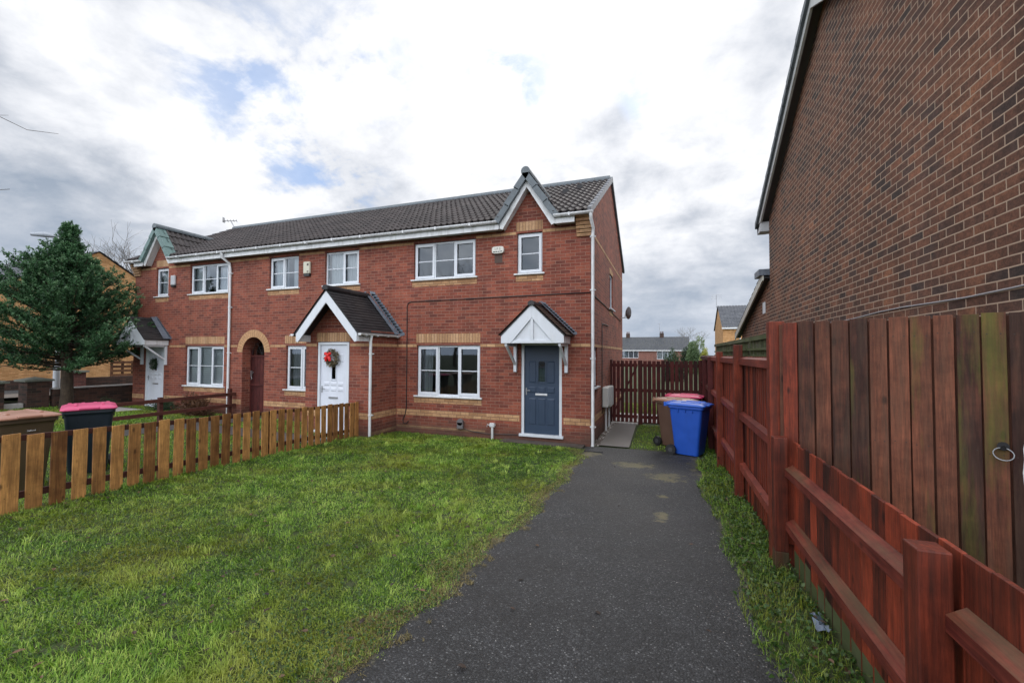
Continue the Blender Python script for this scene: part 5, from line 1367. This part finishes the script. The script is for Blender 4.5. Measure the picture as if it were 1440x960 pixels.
# conifer
def conifer(loc, height, rad, label, seed, trunk_clear=1.05, nb=262):
    t = thing('conifer_tree', loc, label, 'tree'); rg = np.random.default_rng(seed); X, Y, Z = loc
    m = MB(); m.tone = .5; hs = [-.2, .1, .5, 1.2, 2.0, height*.6, height*.85, height*.97]
    m.tube([(X+.05*math.sin(h*1.3), Y+.04*math.cos(h), Z+h) for h in hs], [.21, .17, .15, .14, .12, .07, .03, .01], 10); tk = m.build('trunk', M['bark'], t)
    C, D, L, T = [], [], [], []; bm = MB(); bm.tone = .3
    for b in range(nb):
        f = (b+.5)/nb; h = trunk_clear+.1+(height-trunk_clear-.35)*f**.95; az = b*2.399+rg.normal(0, .25)
        prof = (.92+.16*(f/.12) if f < .12 else 1.08-.45*(f-.12)) if f < .28 else 1.01*(1-((f-.28)/.70))**1.2 if f < .97 else .05
        side = -(math.cos(az)*.94+math.sin(az)*.34); Lb = rad*max(.08, prof)*rg.uniform(.70, 1.14)*(1+.17*side*(1 if f > .25 else .3)); el = .02+.95*f+rg.normal(0, .09)
        lean_dir = np.array([-.35, -.1, 0.])
        p = np.array([X, Y, Z+h]); d0 = np.array([math.cos(az)*math.cos(el), math.sin(az)*math.cos(el), math.sin(el)]); d0 += lean_dir*.25; d0 /= np.linalg.norm(d0)
        ns = 9; pts = [p.copy()]
        for s in range(ns): 
            d0 = d0+np.array([0, 0, .035+.02*f]); d0 /= np.linalg.norm(d0); p = p+d0*Lb/ns; pts.append(p.copy())
        bm.tube([tuple(q) for q in pts], [max(.006, .03*(1-i/ns)) for i in range(ns+1)], 5, cap=False)
        nsh = int(11+30*Lb/rad)
        for k in range(nsh):
            u = rg.uniform(.06, 1)**.75; q = u*ns; i = min(ns-1, int(q)); base = pts[i]+(pts[i+1]-pts[i])*(q-i)
            sd = d0*.9+rg.normal(0, .55, 3)*np.array([1, 1, .6])+np.array([0, 0, .28]); sd /= np.linalg.norm(sd); sl_ = rg.uniform(.22, .46)*(1.15-.5*u)*(1.05-.5*f)
            base = base+rg.normal(0, .05, 3)
            nn = 30; uu = rg.uniform(.0, 1, nn); c = base+sd*(uu*sl_)[:, None]
            nd = sd*.75+rg.normal(0, .55, (nn, 3)); nd[:, 2] += .15
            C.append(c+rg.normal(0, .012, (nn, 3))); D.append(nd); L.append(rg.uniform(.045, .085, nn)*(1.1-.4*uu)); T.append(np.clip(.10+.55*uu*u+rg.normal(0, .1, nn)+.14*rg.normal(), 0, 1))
    bm.build('branches', M['bark'], t)
    C = np.concatenate(C); D = np.concatenate(D); L = np.concatenate(L); T = np.concatenate(T)
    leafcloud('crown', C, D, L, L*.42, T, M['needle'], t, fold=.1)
    return t
conifer((-15.95, -1.65, gzf(-15.9, -1.6)), 5.75, 2.35, 'dark green conifer with bare trunk beside the left end of the row', 5)

def shrub(name, loc, rx, ry, rz, N, mat, label, cat='shrub', seed=1, leaf=.06, group=None):
    t = thing(name, loc, label, cat, group); rg = np.random.default_rng(seed); X, Y, Z = loc
    K = 22; cc = rg.normal(size=(K, 3)); cc /= np.linalg.norm(cc, axis=1)[:, None]; cc[:, 2] = np.abs(cc[:, 2]); cc = cc*rg.uniform(.35, .85, (K, 1))
    ki = rg.integers(0, K, N); v = rg.normal(size=(N, 3)); v /= np.linalg.norm(v, axis=1)[:, None]; v *= rg.uniform(.6, 1, (N, 1))*.42
    q = cc[ki]+v; q[:, 2] = np.abs(q[:, 2]); C = q*np.array([rx, ry, rz])+np.array([X, Y, Z]); D = v+rg.normal(0, .2, (N, 3))+np.array([0, 0, .15])
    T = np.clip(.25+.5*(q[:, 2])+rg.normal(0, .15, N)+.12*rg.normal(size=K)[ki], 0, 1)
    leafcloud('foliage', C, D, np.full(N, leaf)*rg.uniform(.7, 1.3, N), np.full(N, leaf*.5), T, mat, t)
    m = MB(); m.tone = .4
    for i in range(7): m.tube([(X, Y, Z-.05), (X+cc[i, 0]*rx*.5, Y+cc[i, 1]*ry*.5, Z+cc[i, 2]*rz*.6), (X+cc[i, 0]*rx, Y+cc[i, 1]*ry, Z+cc[i, 2]*rz)], [.03*rz+.01, .015*rz+.006, .005], 5)
    m.build('stems', M['bark'], t); return t
shrub('shrub', (-13.35, -.45, gzf(-13.3, -.4)), .55, .33, .42, 3500, M['darkleaf'], 'low rounded dark green shrub by the left white door', seed=2, leaf=.035)
shrub('shrub', (-15.5, -.75, gzf(-15.5, -.7)), .3, .25, .32, 1500, M['darkleaf'], 'small dark shrub left of the left white door', seed=3, leaf=.035)
shrub('shrub', (-11.75, -.55, gzf(-11.7, -.5)), .85, .35, .62, 2600, M['brownleaf'], 'brown leafy shrub under the left ground-floor window', seed=4, leaf=.07)
shrub('shrub', (-5.7, 44, 0), 1.0, .9, 1.3, 10, M['darkleaf'], 'x', seed=5) if False else None
shrub('bush', (1.95, 25.0, 0), .75, .7, 2.1, 5000, M['darkleaf'], 'round dark green bush behind the pale fence, before the bungalow', 'bush', 6, .13)
shrub('bush', (4.75, 40.0, 0), 1.15, 1.2, 3.4, 9000, M['paleleaf'], 'pale green bush beside the yellow brick house', 'bush', 7, .2)
shrub('bush', (4.2, 46.0, 0), 1.2, 1.2, 3.6, 7000, M['darkleaf'], 'dark green bush left of the pale bush', 'bush', 8, .2)
shrub('bush', (4.55, 30.0, 0), .5, .5, 2.35, 3500, M['yellowleaf'], 'small yellow green bush near the end of the tall fence', 'bush', 9, .13)

def bare_tree(name, loc, h, seed, label, mat, spread=.5, r0=.12, depth=6, cat='tree', group=None):
    t = thing(name, loc, label, cat, group); rg = random.Random(seed); tk = MB(); tw = MB(); tk.tone = tw.tone = .5
    def grow(p, d, L, r, k):
        q = p+d*L; mid = p+d*L*.5+Vector((rg.gauss(0, .04), rg.gauss(0, .04), 0))*L
        (tk if k < 2 else tw).tube([tuple(p), tuple(mid), tuple(q)], [r, r*.85, r*.7], 6 if k < 2 else 4, cap=False)
        if k >= depth: return
        for i in range(3 if k < 4 else 2):
            nd = (d+Vector((rg.gauss(0, spread), rg.gauss(0, spread), rg.gauss(.12, spread*.5)))).normalized(); grow(q, nd, L*rg.uniform(.66, .86), r*.62, k+1)
    grow(Vector(loc)+Vector((0, 0, -.2)), Vector((0, 0, 1)), h*.25, r0, 0)
    tk.build('trunk', mat, t); tw.build('twigs', mat, t); return t
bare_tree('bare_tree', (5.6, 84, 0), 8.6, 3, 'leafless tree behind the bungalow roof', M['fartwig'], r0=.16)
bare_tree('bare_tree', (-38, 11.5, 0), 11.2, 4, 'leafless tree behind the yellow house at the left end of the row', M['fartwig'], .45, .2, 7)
# the near leafless tree whose twigs reach in from the left
P = lambda x, y, d: None
nt_ = thing('bare_tree', (-11.37, -6.85, 0.30), 'leafless tree at the left edge, only its twig tips in view', 'tree')
m = MB(); m.tone = .5; m.tube([(-11.37, -6.85, 0.10), (-11.42, -6.85, 2.50), (-11.37, -6.80, 5.00), (-11.47, -6.85, 7.50)], [.16, .13, .09, .04], 8); m.build('trunk', M['bark'], nt_)
TW = [[(-11.37, -6.80, 5.20), (-10.67, -6.35, 5.90), (-10.02, -5.85, 6.25), (-9.57, -5.50, 6.20), (-9.22, -5.25, 6.00), (-8.82, -5.00, 5.98)],
      [(-11.37, -6.80, 4.40), (-10.67, -6.35, 4.75), (-10.07, -5.95, 4.72), (-9.67, -5.65, 4.80), (-9.32, -5.40, 4.88)],
      [(-11.37, -6.80, 5.00), (-10.67, -6.35, 5.50), (-10.17, -6.05, 5.60), (-9.82, -5.80, 5.62)]]
m = MB()
for tw in TW: m.tube(tw, [.025, .011, .007, .006, .005, .003][:len(tw)], 5); m.tube([tw[3], tuple(Vector(tw[3])+Vector((.12, .1, .03)))], [.004, .002], 4) if len(tw) > 3 else None
m.build('branches', M['twig'], nt_)

# ---------------------------------------------------------------- left background
gw = thing('garden_wall', (-16.65, 3, 0), 'dark old brick garden wall with pale coping left of the row', 'wall')
m = MB(); m.box(-16.75, -16.55, -1.65, 9, -.2, .83); m.build('wall', M['darkbrick'], gw)
m = MB(); m.box(-16.78, -16.52, -1.65, 9, .832, .87); m.build('coping', M['palestone'], gw)
for (y, zt, lb) in ((-1.98, 1.18, 'dark brick pillar with stone cap at the near end of the garden wall'), (-2.95, 1.16, 'dark brick pillar with stone cap at the left picture edge')):
    t = thing('brick_pillar', (-16.85, y, 0), lb, 'pillar', 'gate pillars'); m = MB(); m.box(-17.08, -16.6, y-.25, y+.25, -.2, zt-.08); m.build('shaft', M['darkbrick'], t)
    m = MB(); m.box(-17.16, -16.52, y-.33, y+.33, zt-.078, zt-.02); m.mesh([(-17.14, y-.31, zt-.02), (-16.54, y-.31, zt-.02), (-16.54, y+.31, zt-.02), (-17.14, y+.31, zt-.02), (-16.84, y, zt+.06)], [(0,1,4), (1,2,4), (2,3,4), (3,0,4)]); m.build('cap', M['stone'], t)
t = MB(); t.box(-16.9, -16.7, -2.68, -2.25, .1, .46); tag(t.build('stone_block', M['palestone'], bevel=.02), 'pale stone block between the two brick pillars', 'block')
w2 = thing('roadside_wall', (-23, 4, 0), 'long low dark brick wall on the far side of the road', 'wall')
m = MB(); m.box(-23.1, -22.9, -4, 14, -.2, .86); m.build('wall', M['darkbrick'], w2)
t = thing('brick_pier', (-22.6, 1.6, 0), 'red brick pier with dark cap behind the conifer trunk', 'pier'); m = MB(); m.box(-22.85, -22.35, 1.35, 1.85, -.2, 1.12); m.build('shaft', M['pierbrick'], t)
m = MB(); m.box(-22.93, -22.27, 1.27, 1.93, 1.12, 1.2); m.build('cap', M['stone'], t)
# street lamp
t = thing('street_lamp', (-18.6, -.72, 0), 'grey street lamp column behind the conifer crown', 'street lamp')
m = MB(); m.tube([(-18.6, -.72, 0), (-18.6, -.72, 1.55), (-18.6, -.72, 1.6), (-18.6, -.72, 5.95), (-18.68, -.80, 6.08)], [.095, .095, .055, .045, .035], 10); m.build('pole', plain('pale_grey_column', (.42,.44,.47), .5, .05), t)
m = MB(); m.tube([(-18.66, -.80, 6.08), (-18.9, -1.0, 6.12), (-19.2, -1.25, 6.10)], [.05, .10, .06], 10); m.build('lantern', plain('grey_lantern', (.33,.36,.40), .4, .05), t)

def simple_house(name, label, P0, ang, L, Wd, eave, ridge, wmat, rmat, wins=(), over=.25, cat='house', pipe=None, door_=None, spp=4, chim=(), extra_roof=None):
    """gabled house: local x along the ridge 0..L, local y depth 0..Wd, front at y=0"""
    t = thing(name, P0, label, cat); m = MB()
    wall_y(m, 0, L, -.3, eave, [w[:4] for w in wins], 0, .1)
    m.face([(L, Wd, -.3), (0, Wd, -.3), (0, Wd, eave), (L, Wd, eave)])
    m.face([(0, 0, -.3), (0, 0, eave), (0, Wd/2, ridge), (0, Wd, eave), (0, Wd, -.3)]); m.face([(L, 0, -.3), (L, Wd, -.3), (L, Wd, eave), (L, Wd/2, ridge), (L, 0, eave)])
    m.build('wall', wmat, t, local=True)
    r = MB(); pit = (ridge-eave)/(Wd/2)
    for s in (0, 1):
        y0 = -over if s == 0 else Wd+over; P = (-over*.5, y0, eave-over*pit+.06) if s == 0 else (L+over*.5, y0, eave-over*pit+.06); U = (1,0,0) if s == 0 else (-1,0,0)
        tiled(r, P, U, (0, Wd/2-y0, ridge-eave+over*pit), L+over, math.hypot(Wd/2-y0, ridge-eave+over*pit), spp=spp, course=.34, roll=.3)
    ro = r.build('roof', rmat, t, local=True)
    m = MB(); m.box(-over*.5, L+over*.5, -over, -over+.03, eave-over*pit-.14, eave-over*pit+.03); m.box(-over*.5, L+over*.5, -over+.032, -.01, eave-over*pit-.12, eave-over*pit-.10); m.build('fascia', M['gutterw'], t, local=True)
    for w in wins:
        m = MB(); a, b, c, d = w[:4]; frame_rect(m, a, b, c, d, .07, .03, .08); nl = w[4] if len(w) > 4 else 2
        for i in range(1, nl): x = a+(b-a)*i/nl; m.box(x-.035, x+.035, .03, .08, c+.07, d-.07)
        wo = m.build('window', M['upvc'], t, local=True); g = MB(); g.face([(a+.05, .05, c+.05), (b-.05, .05, c+.05), (b-.05, .05, d-.05), (a+.05, .05, d-.05)]); g.build('glass', M['glass'], wo, local=True)
        g = MB(); g.box(a+.02, b-.02, .35, .36, c-.1, d+.1); g.build('curtain', M['greycurtain' if len(w) < 6 else 'curtain'], wo, local=True)
    if pipe: 
        for x in pipe: m = MB(); m.box(x-.05, x+.05, -.1, -.01, -.2, eave-.3); m.build('downpipe', M['gutterw'], t, local=True)
    for (x, hh) in chim:
        m = MB(); m.box(x-.35, x+.35, Wd/2-.3, Wd/2+.3, ridge-.4, ridge+hh); co = m.build('chimney', M['darkbrick'], t, local=True)
        for q in (-.17, .17): m = MB(); m.tube([(x+q, Wd/2, ridge+hh), (x+q, Wd/2, ridge+hh+.35)], .1, 8); m.build('chimney_pot', M['pierbrick'], co, local=True)
    t.rotation_euler = (0, 0, ang); return t
# yellow brick house behind the conifer: gable towards us
yh = simple_house('yellow_house', 'yellow brick house with its gable showing behind the conifer', (-29.5, 9.7, 0), math.radians(180), 9, 8.2, 5.2, 7.8, M['yellow'], M['fartile'])
yh2 = simple_house('yellow_house', 'yellow brick house with grey roof at the left picture edge', (-28.5, -9.5, 0), math.radians(78), 8.2, 7, 4.6, 7.2, M['yellow'], M['fartile'], wins=[(5.2, 7.2, 1.0, 1.9, 3)], pipe=[4.3])
b = MB(); 
t = thing('pallet', (-25.5, 5.0, 0), 'wooden pallet leaning near the yellow house by the row', 'pallet')
for k in range(4): m = MB(); m.tone = random.random(); m.box(-25.5, -25.45, 4.35, 5.35, .75+.22*k, .87+.22*k); m.build('slat', M['pallet'], t)
for y in (4.38, 4.85, 5.3): m = MB(); m.tone = .4; m.box(-25.6, -25.505, y-.04, y+.04, .0, 1.55); m.build('bearer', M['pallet'], t)

# rear background
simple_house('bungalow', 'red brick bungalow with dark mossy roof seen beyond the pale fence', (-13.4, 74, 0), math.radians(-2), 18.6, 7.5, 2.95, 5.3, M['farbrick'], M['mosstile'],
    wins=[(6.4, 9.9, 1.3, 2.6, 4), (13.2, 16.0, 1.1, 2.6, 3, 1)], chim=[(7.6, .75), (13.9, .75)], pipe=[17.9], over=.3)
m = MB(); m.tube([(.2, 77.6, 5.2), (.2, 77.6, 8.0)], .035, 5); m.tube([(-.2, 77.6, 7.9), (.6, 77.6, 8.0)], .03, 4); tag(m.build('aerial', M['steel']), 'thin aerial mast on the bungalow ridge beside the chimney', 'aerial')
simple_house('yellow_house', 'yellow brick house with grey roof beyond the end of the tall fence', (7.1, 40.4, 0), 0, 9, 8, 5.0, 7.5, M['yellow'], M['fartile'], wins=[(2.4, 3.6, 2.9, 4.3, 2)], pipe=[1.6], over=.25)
m = MB(); m.tube([(6.9, 44.4, 7.4), (6.9, 44.4, 8.9)], .04, 5)
for k in range(3): m.tube([(6.3, 44.2, 8.8-.2*k), (7.5, 44.6, 8.85-.2*k)], .03, 4)
tag(m.build('aerial', M['steel']), 'spiky aerial on the gable of the farther yellow brick house', 'aerial')

# house added unseen behind the camera to darken window reflections; tree mirrored there
simple_house('reflection_house', 'long brick house added unseen across the street for dark window reflections', (14, -36, 0), PI, 30, 8, 5, 7.5, M['multi'], M['tile'], wins=[(3, 5, 1, 2.3), (9, 11, 1, 2.3), (16, 18, 1, 2.3), (23, 25, 1, 2.3)])
bare_tree('bare_tree', (-19, -30, 0), 13, 9, 'leafless tree across the street mirrored in the upper windows', M['twig'], .5, .2, 6)

# ---------------------------------------------------------------- sky, sun, camera
w = bpy.data.worlds.new('World'); sc.world = w; w.use_nodes = True
nt = w.node_tree; N_ = nt.nodes; Lk = nt.links.new
bg = N_['Background']
SUN_EL, SUN_AZ = math.radians(34), math.radians(12)   # azimuth clockwise from +Y
sky = N_.new('ShaderNodeTexSky'); sky.sky_type = 'NISHITA'; sky.sun_disc = False; sky.sun_elevation = SUN_EL; sky.sun_rotation = SUN_AZ
def nd(t, **k):
    n = N_.new(t)
    for a, b in k.items(): setattr(n, a, b)
    return n
def mt(op, a, b=0., c=None):
    n = nd('ShaderNodeMath', operation=op)
    for v, i in ((a, 0), (b, 1), (c, 2)):
        if v is None: continue
        if hasattr(v, 'links'): Lk(v, n.inputs[i])
        else: n.inputs[i].default_value = v
    return n.outputs[0]
def rp2(f, stops):
    n = nd('ShaderNodeValToRGB'); cr = n.color_ramp
    while len(cr.elements) < len(stops): cr.elements.new(.5)
    for e_, (p, c) in zip(cr.elements, stops): e_.position = p; e_.color = (c, c, c, 1) if isinstance(c, (int, float)) else (*c, 1)
    Lk(f, n.inputs[0]); return n.outputs[0]
def mx2(f, a, b):
    n = nd('ShaderNodeMix', data_type='RGBA')
    for v, i in ((f, 0), (a, 6), (b, 7)):
        if hasattr(v, 'links'): Lk(v, n.inputs[i])
        elif i == 0: n.inputs[0].default_value = v
        else: n.inputs[i].default_value = (*v, 1)
    return n.outputs[2]
tc = nd('ShaderNodeTexCoord').outputs['Generated']
sp = nd('ShaderNodeSeparateXYZ'); Lk(tc, sp.inputs[0]); X_, Y_, Z_ = sp.outputs
den = mt('ADD', mt('MAXIMUM', Z_, 0.), .38)
cm = nd('ShaderNodeCombineXYZ'); Lk(mt('DIVIDE', X_, den), cm.inputs[0]); Lk(mt('DIVIDE', Y_, den), cm.inputs[1])
def nz(scale, det, ro, off, dist=0.):
    mp = nd('ShaderNodeMapping'); mp.inputs['Location'].default_value = off; Lk(cm.outputs[0], mp.inputs['Vector'])
    n = nd('ShaderNodeTexNoise'); n.inputs['Scale'].default_value = scale; n.inputs['Detail'].default_value = det; n.inputs['Roughness'].default_value = ro; n.inputs['Distortion'].default_value = dist
    Lk(mp.outputs[0], n.inputs['Vector']); return n.outputs['Fac']
def blob(d, w0, w1):
    d = Vector(d).normalized(); n = nd('ShaderNodeVectorMath', operation='DOT_PRODUCT'); Lk(tc, n.inputs[0]); n.inputs[1].default_value = d
    return rp2(n.outputs['Value'], [(w0, 0.), (w1, 1.)])
def dirpx(px, py):
    yaw = math.radians(20); pit = math.atan(17.1/600); f = Vector((-math.sin(yaw)*math.cos(pit), math.cos(yaw)*math.cos(pit), math.sin(pit))); r = Vector((math.cos(yaw), math.sin(yaw), 0)); u = r.cross(f)
    return f+r*((px-720)/600)-u*((py-480)/600)
n1 = nz(1.7, 9, .56, (3.1, 1.7, 0), .15); n2 = nz(4.2, 9, .6, (7.7, 4.2, 0), .25)
br_ = mt('ADD', mt('ADD', mt('MULTIPLY', n1, .62), mt('MULTIPLY', n2, .46)), mt('MULTIPLY', mt('SUBTRACT', nz(7.5, 8, .6, (1.1, 9.3, 0), .3), .5), .20))
for (px, py, a, b_, k) in ((600, 170, .80, 1., .10), (930, 150, .85, 1., .10), (200, 240, .80, 1., -.12), (980, 330, .93, 1., -.12), (660, 130, .96, 1., .06), (480, 260, .985, 1., -.05), (330, 140, .95, 1., .07), (60, 150, .9, 1., .05)):
    br_ = mt('ADD', br_, mt('MULTIPLY', blob(dirpx(px, py), a, b_), k))
elev = rp2(Z_, [(0., 0.), (.30, 1.)])
br_ = mt('ADD', br_, mt('MULTIPLY_ADD', elev, .08, -.055))
cloud = rp2(br_, [(.38, (.30,.36,.45)), (.48, (.50,.54,.61)), (.56, (.70,.725,.78)), (.66, (.93,.94,.97)), (.90, (1.12,1.11,1.10))])
hor = rp2(Z_, [(0., (.40,.47,.58)), (.22, (.56,.61,.70))])
cloud = mx2(mt('MULTIPLY', rp2(Z_, [(.0, 1.), (.30, 0.)]), .72), cloud, hor)
gap = mt('MULTIPLY', rp2(mt('ADD', n2, mt('MULTIPLY', n1, .5)), [(.66, 1.), (.76, 0.)]),
         mt('MAXIMUM', mt('MAXIMUM', blob(dirpx(345, 112), .990, .9985), blob(dirpx(490, 92), .994, .999)), mt('MAXIMUM', mt('MAXIMUM', blob(dirpx(445, 245), .990, .998), blob(dirpx(705, 125), .994, .999)), blob(dirpx(925, 115), .996, .999))))
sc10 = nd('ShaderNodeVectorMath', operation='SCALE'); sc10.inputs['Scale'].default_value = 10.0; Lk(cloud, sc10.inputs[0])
skb = nd('ShaderNodeVectorMath', operation='MULTIPLY_ADD'); Lk(sky.outputs[0], skb.inputs[0]); skb.inputs[1].default_value = (.45, .6, .8); skb.inputs[2].default_value = (1.6, 2.6, 4.4)
fin = mx2(mt('MULTIPLY', gap, .62), sc10.outputs[0], skb.outputs[0])
# unseen sky behind the camera boosted, as added light on the house fronts
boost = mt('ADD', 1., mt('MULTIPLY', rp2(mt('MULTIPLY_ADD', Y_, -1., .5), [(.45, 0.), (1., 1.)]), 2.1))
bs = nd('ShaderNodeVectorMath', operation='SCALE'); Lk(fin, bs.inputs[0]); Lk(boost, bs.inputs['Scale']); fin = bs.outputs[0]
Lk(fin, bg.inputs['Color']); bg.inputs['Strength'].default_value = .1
w.cycles.sampling_method = 'MANUAL'; w.cycles.sample_map_resolution = 512

sd = bpy.data.lights.new('sun', 'SUN'); sd.energy = .7; sd.angle = math.radians(25); sd.color = (1, .96, .9)
so = bpy.data.objects.new('sun', sd); COL.objects.link(so)
sv = Vector((math.sin(SUN_AZ)*math.cos(SUN_EL), math.cos(SUN_AZ)*math.cos(SUN_EL), math.sin(SUN_EL)))
so.rotation_euler = sv.to_track_quat('Z', 'Y').to_euler(); so.location = (0, 0, 30)

cd = bpy.data.cameras.new('camera'); cam = bpy.data.objects.new('camera', cd); COL.objects.link(cam)
yaw, pit, rol = math.radians(20), math.atan(17.1/600), .0045
f = Vector((-math.sin(yaw)*math.cos(pit), math.cos(yaw)*math.cos(pit), math.sin(pit))); r0 = Vector((math.cos(yaw), math.sin(yaw), 0)); u0 = r0.cross(f)
r = math.cos(rol)*r0+math.sin(rol)*u0; u = r.cross(f)
from mathutils import Matrix
cam.matrix_world = Matrix(((r.x, u.x, -f.x, 1.58), (r.y, u.y, -f.y, -9.37), (r.z, u.z, -f.z, 2.02), (0, 0, 0, 1)))
cd.sensor_fit = 'HORIZONTAL'; cd.sensor_width = 36; cd.lens = 36*600/1440; cd.clip_start = .05; cd.clip_end = 2000
sc.camera = cam
sc.view_settings.view_transform = 'Standard'; sc.view_settings.look = 'None'; sc.view_settings.gamma = 1; sc.view_settings.exposure = .18
sc.view_settings.use_curve_mapping = False
sc.cycles.max_bounces = 6; sc.cycles.diffuse_bounces = 3; sc.cycles.transparent_max_bounces = 12; sc.cycles.use_denoising = True
